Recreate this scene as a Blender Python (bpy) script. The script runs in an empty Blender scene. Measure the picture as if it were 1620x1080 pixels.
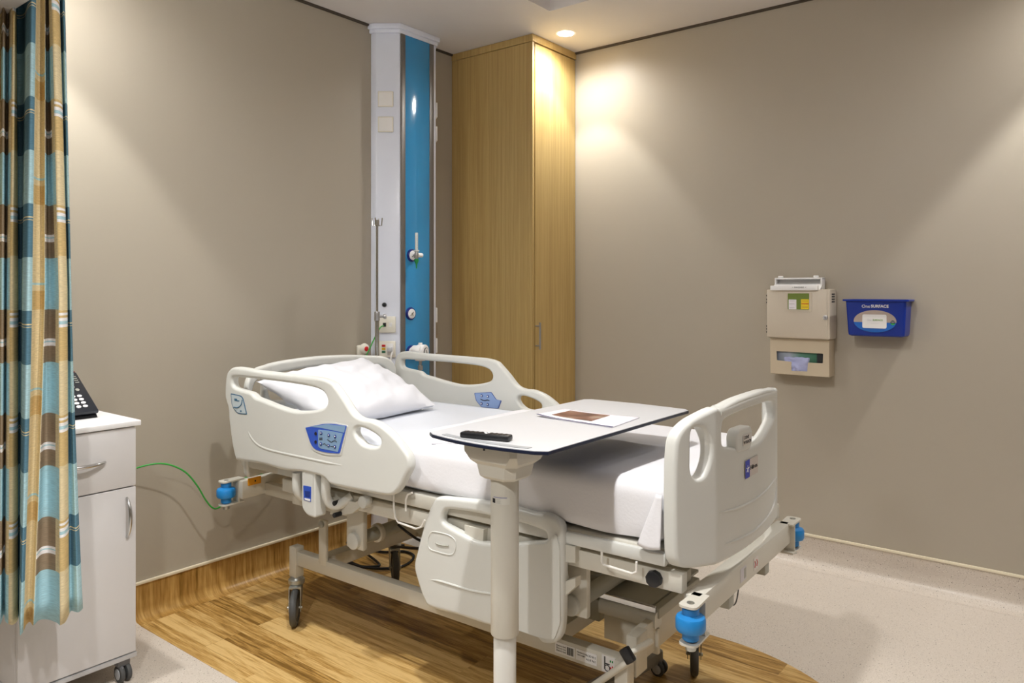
import bpy, bmesh, math, random
from mathutils import Vector, Matrix, noise
from mathutils.geometry import tessellate_polygon
random.seed(7)
C = bpy.context.scene.collection
PI = math.pi
# ------------------------------------------------------------------ camera
F = 1186.0; CX = 810.0; HY = 458.0; CAMZ = 1.4
FW = (.786, .618)
def ray(px, py):
    l = (px-CX)/F; u = (HY-py)/F
    return Vector((FW[0]+l*FW[1], FW[1]-l*FW[0], u))
O = Vector((0, 0, CAMZ))
def atX(px, py, x): r = ray(px, py); return O + r*(x/r.x)
def atY(px, py, y): r = ray(px, py); return O + r*(y/r.y)
def atZ(px, py, z): r = ray(px, py); return O + r*((z-CAMZ)/r.z)
W, N, H = 3.924, 3.21, 2.876          # right wall x, back wall y, ceiling
XL, YB = -1.7, -3.0                     # left and rear walls
# bed frame of reference
BT = math.radians(1.55); BC = Vector((2.24, 1.909, 0))
BM = Matrix.Translation(BC) @ Matrix.Rotation(BT, 4, 'Z'); BI = BM.inverted()
def bed(px, py, axis, v):               # a pixel onto a plane of the bed's own axes
    o = BI @ O; r = BI.to_3x3() @ ray(px, py)
    return o + r*((v-o[axis])/r[axis])
# ------------------------------------------------------------------ materials
def lin(h):
    h = h.lstrip('#'); o = []
    for i in (0, 2, 4):
        c = int(h[i:i+2], 16)/255
        o.append(c/12.92 if c <= .04045 else ((c+.055)/1.055)**2.4)
    return (*o, 1)
MATS = {}
def mat(name, col, rough=.5, metal=0, spec=.5, bump=0, bscale=200, var=0, vscale=8, coat=0, emit=None, es=0, trans=0):
    if name in MATS: return MATS[name]
    m = bpy.data.materials.new(name); m.use_nodes = True
    nt = m.node_tree; b = nt.nodes['Principled BSDF']
    c = lin(col); b.inputs['Base Color'].default_value = c
    b.inputs['Roughness'].default_value = rough; b.inputs['Metallic'].default_value = metal
    b.inputs['Specular IOR Level'].default_value = spec
    b.inputs['Coat Weight'].default_value = coat
    if trans: b.inputs['Transmission Weight'].default_value = trans
    if emit: b.inputs['Emission Color'].default_value = lin(emit); b.inputs['Emission Strength'].default_value = es
    tc = nt.nodes.new('ShaderNodeTexCoord')
    n = nt.nodes.new('ShaderNodeTexNoise'); n.inputs['Scale'].default_value = vscale; n.inputs['Detail'].default_value = 4
    nt.links.new(tc.outputs['Object'], n.inputs['Vector'])
    mx = nt.nodes.new('ShaderNodeMix'); mx.data_type = 'RGBA'
    v = var if var else .02
    mx.inputs[6].default_value = tuple(x*(1-v) for x in c[:3])+(1,)
    mx.inputs[7].default_value = tuple(min(1, x*(1+v)) for x in c[:3])+(1,)
    nt.links.new(n.outputs['Fac'], mx.inputs[0]); nt.links.new(mx.outputs[2], b.inputs['Base Color'])
    if bump:
        n2 = nt.nodes.new('ShaderNodeTexNoise'); n2.inputs['Scale'].default_value = bscale; n2.inputs['Detail'].default_value = 3
        nt.links.new(tc.outputs['Object'], n2.inputs['Vector'])
        bp = nt.nodes.new('ShaderNodeBump'); bp.inputs['Strength'].default_value = bump; bp.inputs['Distance'].default_value = .002
        nt.links.new(n2.outputs['Fac'], bp.inputs['Height']); nt.links.new(bp.outputs['Normal'], b.inputs['Normal'])
    MATS[name] = m; return m
def nodes(m): return m.node_tree, m.node_tree.nodes['Principled BSDF']
WALL = mat('wall_paint', '#afa798', .42, bump=.03, bscale=300, var=.015, vscale=2, spec=.35)
CEIL = mat('ceiling_paint', '#e2dedc', .7)
SHELL = mat('bed_plastic', '#d4d5d0', .33, bump=.015, bscale=500)
FRAME = mat('bed_metal', '#d0cdc2', .4, bump=.02, bscale=600)
FRAMED = mat('bed_metal_grey', '#a6a69c', .45)
ZINC = mat('zinc', '#b9bcb9', .35, metal=.85)
CHROME = mat('chrome', '#c9c9c9', .2, metal=1)
STEEL = mat('brushed_steel', '#b4b4b6', .35, metal=.9)
RUBBER = mat('rubber', '#4c4d4d', .6)
RUBD = mat('rubber_dark', '#2c2b28', .6)
BLACK = mat('black_plastic', '#16171b', .4)
NAVY = mat('edge_navy', '#101a33', .35)
BUMP = mat('bumper_blue', '#1f86cf', .38)
SHEET = mat('sheet_cotton', '#e6e6ea', .8, bump=.25, bscale=120, spec=.2)
MATT = mat('mattress_cover', '#d3d7df', .5, bump=.03)
PILL = mat('pillow_cotton', '#dfe0e6', .75, bump=.15, bscale=60, spec=.2)
CABW = mat('cabinet_laminate', '#d3d1d1', .45)
CABT = mat('cabinet_top', '#efeff0', .4)
PANW = mat('panel_white', '#e9effe', .2)
PANB = mat('panel_blue', '#3896d0', .12, coat=.4)
ALU = mat('aluminium', '#7d7a77', .42, metal=.45)
SWI = mat('switch_ivory', '#ece9dd', .35)
WHITE = mat('white_plastic', '#f0f0f0', .35)
DBLUE = mat('ring_navy', '#14247a', .35)
GREEN = mat('green_plastic', '#159247', .4)
CABG = mat('cable_green', '#2fa03c', .4)
RED = mat('red_plastic', '#cc2027', .35)
YEL = mat('yellow_plastic', '#e2b413', .4)
ORG = mat('orange_tag', '#eba21c', .45)
TTOP = mat('table_laminate', '#c3c4c7', .4, bump=.02)
TSTRIP = mat('table_inlay_strip', '#9fa2a5', .35)
LILAC = mat('control_blue_light', '#8fa9d8', .35)
CBLUE = mat('control_blue', '#2d55c0', .35)
CGREY = mat('control_greyblue', '#7f9fc0', .35)
BUTN = mat('button_navy', '#243a86', .2)
BEIGE = mat('box_beige', '#cfc5b4', .42)
BEIGE2 = mat('glovebox_beige', '#cdbfa6', .45)
INK = mat('ink', '#1b1b1f', .5)
PAPER = mat('paper_white', '#eeeaf2', .5)
CREAM = mat('cream_capping', '#e6dcc3', .35)
OLIVE = mat('olive_card', '#6f8433', .5)
OSBLUE = mat('dispenser_blue', '#0a2f94', .3)
GLASSG = mat('clear_plastic', '#e8ecec', .1, trans=.5)
PHONE = mat('phone_black', '#23272f', .35)
LAMP = mat('lamp_diffuser', '#ffffff', .5, emit='#fff2dc', es=30)

def wood_nodes(m, c1, c2, c3, axis='Z', scale=(1, 1, 1), planks=None):
    nt, b = nodes(m); L = nt.links
    for n in list(nt.nodes):
        if n.type in ('TEX_NOISE', 'MIX', 'BUMP'): nt.nodes.remove(n)
    tc = [n for n in nt.nodes if n.type == 'TEX_COORD'][0]
    mp = nt.nodes.new('ShaderNodeMapping'); mp.inputs['Scale'].default_value = scale
    L.new(tc.outputs['Object'], mp.inputs['Vector'])
    vec = mp.outputs['Vector']
    base = None
    if planks:
        # planks run along y: brick texture on swapped axes
        sx = nt.nodes.new('ShaderNodeSeparateXYZ'); L.new(tc.outputs['Object'], sx.inputs[0])
        cb = nt.nodes.new('ShaderNodeCombineXYZ'); L.new(sx.outputs[1], cb.inputs[0]); L.new(sx.outputs[0], cb.inputs[1])
        br = nt.nodes.new('ShaderNodeTexBrick'); L.new(cb.outputs[0], br.inputs['Vector'])
        br.offset = .37; br.offset_frequency = 3; br.inputs['Scale'].default_value = 1
        br.inputs['Brick Width'].default_value = .92; br.inputs['Row Height'].default_value = .078
        br.inputs['Mortar Size'].default_value = .0006; br.inputs['Mortar Smooth'].default_value = .1
        br.inputs['Color1'].default_value = (0, 0, 0, 1); br.inputs['Color2'].default_value = (1, 1, 1, 1)
        br.inputs['Mortar'].default_value = (.25, .25, .25, 1)
        # shift the grain per plank
        ma = nt.nodes.new('ShaderNodeVectorMath'); ma.operation = 'MULTIPLY_ADD'
        L.new(br.outputs['Color'], ma.inputs[0]); ma.inputs[1].default_value = (7, 13, 5)
        L.new(mp.outputs['Vector'], ma.inputs[2]); vec = ma.outputs[0]; base = br.outputs['Color']
    n1 = nt.nodes.new('ShaderNodeTexNoise'); n1.inputs['Scale'].default_value = 1; n1.inputs['Detail'].default_value = 6; n1.inputs['Distortion'].default_value = .6
    L.new(vec, n1.inputs['Vector'])
    n2 = nt.nodes.new('ShaderNodeTexNoise'); n2.inputs['Scale'].default_value = 5; n2.inputs['Detail'].default_value = 5
    L.new(vec, n2.inputs['Vector'])
    add = nt.nodes.new('ShaderNodeMath'); add.operation = 'MULTIPLY_ADD'
    L.new(n2.outputs['Fac'], add.inputs[0]); add.inputs[1].default_value = .45
    sc = nt.nodes.new('ShaderNodeMath'); sc.operation = 'MULTIPLY'; L.new(n1.outputs['Fac'], sc.inputs[0]); sc.inputs[1].default_value = .6
    L.new(sc.outputs[0], add.inputs[2])
    fac = add.outputs[0]
    if base is not None:
        a2 = nt.nodes.new('ShaderNodeMath'); a2.operation = 'MULTIPLY_ADD'; L.new(base, a2.inputs[0]); a2.inputs[1].default_value = .22
        L.new(fac, a2.inputs[2]); s3 = nt.nodes.new('ShaderNodeMath'); s3.operation = 'SUBTRACT'; L.new(a2.outputs[0], s3.inputs[0]); s3.inputs[1].default_value = .10
        fac = s3.outputs[0]
    r = nt.nodes.new('ShaderNodeValToRGB'); L.new(fac, r.inputs[0])
    e = r.color_ramp.elements; e[0].position = .36; e[0].color = lin(c1); e[1].position = .66; e[1].color = lin(c3)
    k = r.color_ramp.elements.new(.5); k.color = lin(c2)
    L.new(r.outputs[0], b.inputs['Base Color'])
FLOORW = mat('wood_vinyl', '#b58a4a', .38); wood_nodes(FLOORW, '#7a5822', '#b58d4c', '#d8b678', scale=(46, 2.6, 46), planks=True)
SKIRTW = mat('wood_vinyl_skirting', '#b58a4a', .38); wood_nodes(SKIRTW, '#7d5a20', '#a98040', '#c9a361', scale=(26, 3, 2.2))
OAK = mat('oak_veneer', '#b8934f', .36); wood_nodes(OAK, '#ad9058', '#b99c60', '#c5a96f', scale=(90, 90, 1.2))
def speckle(name, base, rough):
    m = mat(name, base, rough); nt, b = nodes(m); L = nt.links
    tc = [n for n in nt.nodes if n.type == 'TEX_COORD'][0]; mx = [n for n in nt.nodes if n.type == 'MIX'][0]
    prev = mx.outputs[2]
    for sc, th, col in ((150, .19, '#7a6a57'), (110, .15, '#f3eee6'), (48, .10, '#4f4236')):
        v = nt.nodes.new('ShaderNodeTexVoronoi'); v.inputs['Scale'].default_value = sc; L.new(tc.outputs['Object'], v.inputs['Vector'])
        lt = nt.nodes.new('ShaderNodeMath'); lt.operation = 'LESS_THAN'; L.new(v.outputs['Distance'], lt.inputs[0]); lt.inputs[1].default_value = th
        g = nt.nodes.new('ShaderNodeMath'); g.operation = 'MULTIPLY'; L.new(lt.outputs[0], g.inputs[0]); g.inputs[1].default_value = .8
        q = nt.nodes.new('ShaderNodeMix'); q.data_type = 'RGBA'; L.new(g.outputs[0], q.inputs[0]); L.new(prev, q.inputs[6]); q.inputs[7].default_value = lin(col)
        prev = q.outputs[2]
    L.new(prev, b.inputs['Base Color']); return m
VINYL = speckle('beige_vinyl', '#d3c9bd', .34)
# ------------------------------------------------------------------ mesh building
class MB:
    def __init__(s): s.b = bmesh.new()
    def add(s, vs, fs):
        v = [s.b.verts.new(p) for p in vs]
        for f in fs:
            try: s.b.faces.new([v[i] for i in f])
            except ValueError: pass
        return v
    def box(s, lo, hi, bev=0, seg=2, M=None):
        b = bmesh.new(); x0, y0, z0 = lo; x1, y1, z1 = hi
        vs = [b.verts.new(p) for p in ((x0,y0,z0),(x1,y0,z0),(x1,y1,z0),(x0,y1,z0),(x0,y0,z1),(x1,y0,z1),(x1,y1,z1),(x0,y1,z1))]
        for f in ((0,3,2,1),(4,5,6,7),(0,1,5,4),(1,2,6,5),(2,3,7,6),(3,0,4,7)): b.faces.new([vs[i] for i in f])
        if bev: bmesh.ops.bevel(b, geom=b.edges[:], offset=bev, segments=seg, profile=.5, affect='EDGES')
        s.merge(b, M); return s
    def merge(s, b, M=None):
        if M is not None: b.transform(M)
        mp = {v: s.b.verts.new(v.co) for v in b.verts}
        for f in b.faces:
            try: s.b.faces.new([mp[v] for v in f.verts])
            except ValueError: pass
        b.free()
    def tube(s, pts, r, n=10, closed=False, cap=True):
        pts = [Vector(p) for p in pts]; rs = r if isinstance(r, (list, tuple)) else [r]*len(pts)
        m = len(pts); rings = []; nrm = None
        for i, p in enumerate(pts):
            if closed: t = pts[(i+1) % m]-pts[i-1]
            else: t = pts[min(i+1, m-1)]-pts[max(i-1, 0)]
            t = t.normalized() if t.length > 1e-9 else Vector((0, 0, 1))
            if nrm is None:
                nrm = t.orthogonal().normalized()
            nrm = (nrm - t*nrm.dot(t)); nrm = nrm.normalized() if nrm.length > 1e-6 else t.orthogonal().normalized()
            bi = t.cross(nrm)
            rings.append([s.b.verts.new(p+(nrm*math.cos(2*PI*k/n)+bi*math.sin(2*PI*k/n))*rs[i]) for k in range(n)])
        for i in range(m if closed else m-1):
            a = rings[i]; c = rings[(i+1) % m]
            for k in range(n): s.b.faces.new((a[k], a[(k+1) % n], c[(k+1) % n], c[k]))
        if cap and not closed:
            s.b.faces.new(rings[0][::-1]); s.b.faces.new(rings[-1])
        return s
    def lathe(s, prof, M=None, n=32):       # profile of (r, z) about z
        b = bmesh.new(); rings = []
        for r, z in prof:
            rings.append([b.verts.new((r*math.cos(2*PI*k/n), r*math.sin(2*PI*k/n), z)) for k in range(n)])
        for a, c in zip(rings, rings[1:]):
            for k in range(n): b.faces.new((a[k], a[(k+1) % n], c[(k+1) % n], c[k]))
        b.faces.new(rings[0][::-1]); b.faces.new(rings[-1])
        s.merge(b, M); return s
    def cyl(s, a, c, r, n=24, bev=0):
        a = Vector(a); c = Vector(c); d = c-a; L = d.length
        M = Matrix.Translation(a) @ d.to_track_quat('Z', 'Y').to_matrix().to_4x4()
        if bev: prof = [(r-bev, 0), (r-bev*.3, bev*.3), (r, bev), (r, L-bev), (r-bev*.3, L-bev*.3), (r-bev, L)]
        else: prof = [(r, 0), (r, L)]
        return s.lathe(prof, M, n)
    def prism(s, pts, z0, z1, M=None, bev=0):
        b = bmesh.new(); n = len(pts)
        A = [b.verts.new((p[0], p[1], z0)) for p in pts]; B = [b.verts.new((p[0], p[1], z1)) for p in pts]
        b.faces.new(A[::-1]); b.faces.new(B)
        for i in range(n): b.faces.new((A[i], A[(i+1) % n], B[(i+1) % n], B[i]))
        bmesh.ops.recalc_face_normals(b, faces=b.faces[:])
        if bev: bmesh.ops.bevel(b, geom=b.edges[:], offset=bev, segments=2, profile=.5, affect='EDGES')
        s.merge(b, M); return s
    def plate(s, outer, holes, T, bev, fn, cuts=()):
        """flat moulded plate with rounded rims; fn maps (u, v, w) to space; cuts are u values to split at"""
        b = bmesh.new(); half = T/2; loops = [outer]+list(holes)
        prof = [(bev, half), (bev*.62, half-bev*.08), (bev*.29, half-bev*.29), (bev*.08, half-bev*.62), (0, half-bev)]
        prof = prof+[(i, -w) for i, w in prof[::-1]]
        top = []; bot = []
        for li, lp in enumerate(loops):
            ar = sum(lp[i][0]*lp[(i+1) % len(lp)][1]-lp[(i+1) % len(lp)][0]*lp[i][1] for i in range(len(lp)))
            if (ar < 0) == (li == 0): lp = lp[::-1]   # outer ccw, holes cw: material always on the left
            n = len(lp); P = [Vector((p[0], p[1])) for p in lp]; nr = []
            for i in range(n):
                t = (P[(i+1) % n]-P[i-1])
                t = t.normalized() if t.length > 1e-9 else Vector((1, 0)); nr.append(Vector((-t.y, t.x)))
            rings = [[b.verts.new((P[i].x+nr[i].x*ins, P[i].y+nr[i].y*ins, w)) for i in range(n)] for ins, w in prof]
            for a, c in zip(rings, rings[1:]):
                for i in range(n): b.faces.new((a[i], c[i], c[(i+1) % n], a[(i+1) % n]))
            top.append(rings[0]); bot.append(rings[-1])
        for rs, w in ((top, 1), (bot, -1)):
            flat = [v for r in rs for v in r]
            for t in tessellate_polygon([[Vector((v.co.x, v.co.y, 0)) for v in r] for r in rs]):
                try: b.faces.new([flat[i] for i in t])
                except ValueError: pass
        bmesh.ops.recalc_face_normals(b, faces=b.faces[:])
        for u in cuts:
            bmesh.ops.bisect_plane(b, geom=b.verts[:]+b.edges[:]+b.faces[:], plane_co=(u, 0, 0), plane_no=(1, 0, 0))
        for v in b.verts: v.co = Vector(fn(v.co.x, v.co.y, v.co.z))
        s.merge(b); return s
    def rbox(s, lo, hi, r, res, disp=None, faces='xXyYzZ'):
        """finely gridded rounded box"""
        lo = Vector(lo); hi = Vector(hi); b = bmesh.new(); key = {}
        n = [max(2, int((hi[i]-lo[i])/res)) for i in range(3)]
        def vert(i, j, k):
            if (i, j, k) in key: return key[(i, j, k)]
            p = Vector((lo.x+(hi.x-lo.x)*i/n[0], lo.y+(hi.y-lo.y)*j/n[1], lo.z+(hi.z-lo.z)*k/n[2]))
            q = Vector([min(max(p[a], lo[a]+r), hi[a]-r) for a in range(3)])
            d = p-q
            nn = d.normalized() if d.length > 1e-9 else Vector((0, 0, 1))
            p = q+nn*r if d.length > 1e-9 else p
            if disp: p = disp(p, nn)
            key[(i, j, k)] = b.verts.new(p); return key[(i, j, k)]
        for a, (f0, f1) in enumerate((('x', 'X'), ('y', 'Y'), ('z', 'Z'))):
            u, v = [q for q in range(3) if q != a]
            for f, idx in ((f0, 0), (f1, n[a])):
                if f not in faces: continue
                for p in range(n[u]):
                    for q in range(n[v]):
                        c = []
                        for du, dv in ((0, 0), (1, 0), (1, 1), (0, 1)):
                            t = [0, 0, 0]; t[a] = idx; t[u] = p+du; t[v] = q+dv; c.append(vert(*t))
                        b.faces.new(c)
        bmesh.ops.recalc_face_normals(b, faces=b.faces[:])
        s.merge(b); return s
    def extrude_face(s, pts, d):            # polygon in space given a thickness vector
        n = len(pts); d = Vector(d); A = [s.b.verts.new(p) for p in pts]; B = [s.b.verts.new(Vector(p)+d) for p in pts]
        s.b.faces.new(A[::-1]); s.b.faces.new(B)
        for i in range(n): s.b.faces.new((A[i], A[(i+1) % n], B[(i+1) % n], B[i]))
        return s
INFO = {}
def mk(name, mb, m, parent=None, world=True, smooth=True, ang=38, wn=False, recalc=True):
    if recalc: bmesh.ops.recalc_face_normals(mb.b, faces=mb.b.faces[:])
    me = bpy.data.meshes.new(name); mb.b.to_mesh(me); mb.b.free()
    o = bpy.data.objects.new(name, me); C.objects.link(o)
    for x in (m if isinstance(m, (list, tuple)) else [m]): me.materials.append(x)
    if parent is not None:
        M = INFO[parent.name]
        if world: me.transform(M.inverted())
        o.parent = parent; INFO[o.name] = M
    else:
        xs = [v.co for v in me.vertices]
        c = Vector(((min(p.x for p in xs)+max(p.x for p in xs))/2, (min(p.y for p in xs)+max(p.y for p in xs))/2, min(p.z for p in xs)))
        me.transform(Matrix.Translation(-c)); o.location = c; INFO[o.name] = Matrix.Translation(c)
    if smooth:
        me.shade_smooth(); me.set_sharp_from_angle(angle=math.radians(ang))
    if wn:
        w = o.modifiers.new('weighted', 'WEIGHTED_NORMAL'); w.keep_sharp = True
    return o
def empty(name, loc, rz=0):
    o = bpy.data.objects.new(name, None); C.objects.link(o); o.location = loc; o.rotation_euler = (0, 0, rz); o.empty_display_size = .1
    INFO[o.name] = Matrix.Translation(Vector(loc)) @ Matrix.Rotation(rz, 4, 'Z'); return o
def tag(o, label=None, cat=None, group=None, kind=None):
    if label: o['label'] = label
    if cat: o['category'] = cat
    if group: o['group'] = group
    if kind: o['kind'] = kind
    return o
def struct(o): o['kind'] = 'structure'; return o
def cr(pts, n=5, closed=True):              # catmull-rom
    P = [Vector(p) for p in pts]; m = len(P); out = []
    for i in range(m if closed else m-1):
        if closed: a, b, c, d = P[i-1], P[i], P[(i+1) % m], P[(i+2) % m]
        else: a, b, c, d = P[max(i-1, 0)], P[i], P[i+1], P[min(i+2, m-1)]
        for k in range(n):
            t = k/n
            out.append(.5*((2*b)+(c-a)*t+(2*a-5*b+4*c-d)*t*t+(3*b-a-3*c+d)*t**3))
    if not closed: out.append(P[-1])
    return out
def rpoly(pts, r, n=6):                      # polygon with filleted corners
    P = [Vector(p) for p in pts]; out = []; m = len(P)
    rs = r if isinstance(r, (list, tuple)) else [r]*m
    for i in range(m):
        a, b, c = P[i-1], P[i], P[(i+1) % m]; u = (a-b); v = (c-b); k = min(rs[i], u.length*.48, v.length*.48)
        p0 = b+u.normalized()*k; p1 = b+v.normalized()*k
        for j in range(n+1):
            t = j/n; out.append(p0*(1-t)**2+b*2*t*(1-t)+p1*t*t)
    return out
def text(name, body, size, M, m, parent=None, depth=.0006, world=True, bold=0):
    cu = bpy.data.curves.new(name, 'FONT'); cu.body = body; cu.size = size; cu.align_x = 'CENTER'; cu.align_y = 'CENTER'; cu.extrude = depth; cu.offset = bold
    t = bpy.data.objects.new('tmp_text', cu); C.objects.link(t); bpy.context.view_layer.update()
    me = bpy.data.meshes.new_from_object(t.evaluated_get(bpy.context.evaluated_depsgraph_get()))
    bpy.data.objects.remove(t); b = bmesh.new(); b.from_mesh(me); b.transform(M); bpy.data.meshes.remove(me)
    mb = MB(); mb.b.free(); mb.b = b
    return mk(name, mb, m, parent, world=world, smooth=False, recalc=False)
def basis(o, x, y):                          # matrix with given origin and in-plane axes
    x = Vector(x).normalized(); y = Vector(y); y = (y-x*y.dot(x)).normalized(); z = x.cross(y)
    M = Matrix.Identity(4)
    for i, a in enumerate((x, y, z)):
        for j in range(3): M[j][i] = a[j]
    return Matrix.Translation(Vector(o)) @ M
# ------------------------------------------------------------------ room shell
XW0, XW1 = 1.497, 2.885      # wood strip
m = MB(); m.box((XL-.1, YB-.1, -.1), (W+.1, N+.1, 0)); struct(mk('floor', m, VINYL, smooth=False))
r = (XW1-XW0)/2; cxw = (XW0+XW1)/2; yc = 1.17
pts = [(XW0, N-.001), (XW0, yc)]+[(cxw-r*math.cos(a), yc-r*math.sin(a)) for a in [PI*i/48 for i in range(1, 48)]]+[(XW1, yc), (XW1, N-.001)]
m = MB(); m.prism(pts, .0002, .0018); struct(mk('floor', m, FLOORW, smooth=False))
m = MB(); m.box((XL-.1, N, 0), (W+.1, N+.1, H)); struct(mk('wall_back', m, WALL, smooth=False))
m = MB(); m.box((W, YB-.1, 0), (W+.1, N, H)); struct(mk('wall_right', m, WALL, smooth=False))
m = MB(); m.box((XL-.1, YB, 0), (XL, N, H)); struct(mk('wall_left', m, WALL, smooth=False))
m = MB(); m.box((XL-.1, YB-.1, 0), (W, YB, H)); struct(mk('wall_rear', m, WALL, smooth=False))
# ceiling with a square recess
rx0, rx1, ry0, ry1 = 2.62, 3.25, 1.68, 2.30
m = MB()
for lo, hi in (((XL-.1, YB-.1, H), (rx0, N+.1, H+.12)), ((rx1, YB-.1, H), (W+.1, N+.1, H+.12)), ((rx0, YB-.1, H), (rx1, ry0, H+.12)), ((rx0, ry1, H), (rx1, N+.1, H+.12)), ((rx0, ry0, H+.06), (rx1, ry1, H+.12))):
    m.box(lo, hi)
struct(mk('ceiling', m, CEIL, smooth=False))
m = MB(); m.box((XL, YB, 2.25), (.855, N, H)); struct(mk('wall_bulkhead', m, CEIL, smooth=False))
m = MB(); m.box((.855, N-.012, H-.012), (W, N, H)); m.box((W-.012, YB, H-.012), (W, N-.012, H))
struct(mk('trim_1', m, mat('shadow_gap', '#4b4238', .8), smooth=False))
# coved skirtings
def cove(a, c, nrm, name, mt):
    a = Vector(a); c = Vector(c); nrm = Vector(nrm); R = .045
    prof = [(.002, .15), (.003, R+.003)]+[(.003+R-R*math.cos(t), .003+R-R*math.sin(t)) for t in [PI/2*i/8 for i in range(1, 9)]]+[(.003+R+.012, .0021), (.003+R+.02, .0005), (.0, .0005), (0, .15)]
    m = MB(); A = [m.b.verts.new(a+nrm*p[0]+Vector((0, 0, p[1]))) for p in prof]; B = [m.b.verts.new(c+nrm*p[0]+Vector((0, 0, p[1]))) for p in prof]
    n = len(prof)
    for i in range(n): m.b.faces.new((A[i], A[(i+1) % n], B[(i+1) % n], B[i]))
    m.b.faces.new(A); m.b.faces.new(B[::-1])
    struct(mk(name, m, mt, ang=50))
cove((XW0, N, 0), (XW1, N, 0), (0, -1, 0), 'baseboard_back', SKIRTW)
cove((XL, N, 0), (XW0, N, 0), (0, -1, 0), 'baseboard_back', VINYL)
cove((XW1, N, 0), (3.46, N, 0), (0, -1, 0), 'baseboard_back', VINYL)
cove((W, YB, 0), (W, 2.56, 0), (-1, 0, 0), 'baseboard_right', VINYL)
m = MB(); m.box((XL, N-.012, .15), (3.46, N, .163), .003); struct(mk('trim_2', m, CREAM))
m = MB(); m.box((W-.012, YB, .15), (W, 2.56, .163), .003); struct(mk('trim_3', m, CREAM))
# ------------------------------------------------------------------ wardrobe
wx, wy = 3.47, 2.578
root = tag(empty('wardrobe', ((wx+W)/2, (wy+N)/2, 0)), 'tall light oak wardrobe built into the room corner', 'wardrobe')
m = MB(); m.box((wx, wy+.022, 0), (W-.0002, N-.001, H-.045), .001); mk('carcass', m, OAK, root, smooth=False)
m = MB(); m.box((wx-.003, wy-.003, H-.043), (W-.0002, N-.001, H-.001), .0015); mk('cornice', m, OAK, root, smooth=False)
m = MB(); m.box((wx+.026, wy, .11), (W-.008, wy+.02, H-.05), .0015); door = mk('door', m, OAK, root, smooth=False)
m = MB(); m.box((wx, wy, .0), (wx+.018, wy+.022, H-.045), .001); mk('side_edge', m, OAK, root, smooth=False)
hx = atY(854, 530, wy-.03)
m = MB(); m.tube([(hx.x, wy-.032, 1.055), (hx.x, wy-.032, 1.21)], .006, 12); m.tube([(hx.x, wy-.032, 1.075), (hx.x, wy+.001, 1.075)], .004); m.tube([(hx.x, wy-.032, 1.19), (hx.x, wy+.001, 1.19)], .004)
mk('handle', m, STEEL, door)
# ------------------------------------------------------------------ service column
root = tag(empty('service_column', (3.03, 3.14, 0)), 'floor-to-ceiling white medical service column with a blue front panel', 'service panel')
fp = [(2.805, N), (2.809, 3.172), (2.892, 3.07), (3.182, 3.07), (3.255, 3.172), (3.26, N)]
m = MB(); m.prism(fp, 0, H-.05, bev=.004); mk('housing', m, PANW, root)
cap = lambda e, z0, z1: MB().prism([(2.805-e, N), (2.809-e, 3.168), (2.892-e*.6, 3.07-e), (3.178+e*.6, 3.07-e), (3.255+e, 3.168), (3.26+e, N)], z0, z1, bev=.004)
m = cap(.012, H-.05, H-.028); m2 = cap(.024, H-.028, H-.001); m.merge(m2.b); mk('top_collar', m, PANW, root)
m = MB(); m.box((2.928, 3.064, .02), (3.124, 3.0705, H-.05), .001); mk('front_panel', m, PANB, root)
for a, c in ((2.898, 2.930), (3.122, 3.156)):
    m = MB(); m.box((a, 3.061, .02), (c, 3.0705, H-.05), .002); mk('edge_strip', m, ALU, root)
fa = Vector((2.809, 3.172, 0)); fb = Vector((2.892, 3.07, 0)); fd = (fb-fa).normalized(); fn = Vector((fd.y, -fd.x, 0)); fn = fn if fn.y < 0 else -fn
def onface(t, z, out=0): return fa+(fb-fa)*t+Vector((0, 0, z))+fn*out
for px, py in ((608.5, 157), (608.5, 197)):
    z = 1.4+(HY-py)*4.17/F; Mx = basis(onface(.42, z, 0), fd, (0, 0, 1))
    m = MB(); m.box((-.043, -.043, 0), (.043, .043, .008), .003, M=Mx); sp = mk('blank_plate', m, SWI, root)
    m = MB(); m.box((-.037, -.037, .008), (.037, .037, .010), .001, M=Mx); mk('rocker', m, WHITE, sp)
for z in (2.46, 2.32, 1.25, 1.07):
    p = Vector((3.22, 3.118, z)); fd2 = Vector((.077, .102, 0)).normalized(); Mx = basis(p, fd2, (0, 0, 1))
    m = MB(); m.box((-.04, -.043, 0), (.04, .043, .012), .003, M=Mx); mk('side_switch', m, WHITE, root)
Mx = basis(onface(.36, 1.4+(HY-482)*4.17/F), fd, (0, 0, 1)); m = MB(); m.lathe([(.013, 0), (.013, .004), (.009, .014), (.004, .015)], Mx, 20); mk('locking_knob', m, BLACK, root)
def sockplate(py, kind):
    z = 1.4+(HY-py)*4.17/F; Mx = basis(onface(.5, z, 0), fd, (0, 0, 1))
    m = MB(); m.box((-.045, -.045, 0), (.045, .045, .016), .004, M=Mx); sp = mk('outlet_plate', m, SWI, root)
    if kind == 0:
        for dx in (-.015, .018):
            m = MB(); m.box((dx-.009, -.012, .016), (dx+.009, .01, .018), .001, M=Mx); mk('data_port', m, WHITE if dx > 0 else BLACK, sp)
    else:
        for i, cc in enumerate((RED, YEL, mat('status_green', '#2c6e4c', .4))):
            m = MB(); m.box((-.03, .014-i*.017, .016), (-.01, .026-i*.017, .019), .001, M=Mx); mk('status_tab', m, cc, sp)
        m = MB(); m.box((-.002, -.03, .016), (.034, .032, .019), .002, M=Mx); mk('inner_plate', m, WHITE, sp)
        m = MB(); m.box((.004, -.012, .019), (.03, .014, .05), .006, M=Mx); mk('plug', m, mat('plug_grey', '#c9cbcf', .35), sp)
sockplate(513, 0); sockplate(552, 1)
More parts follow.
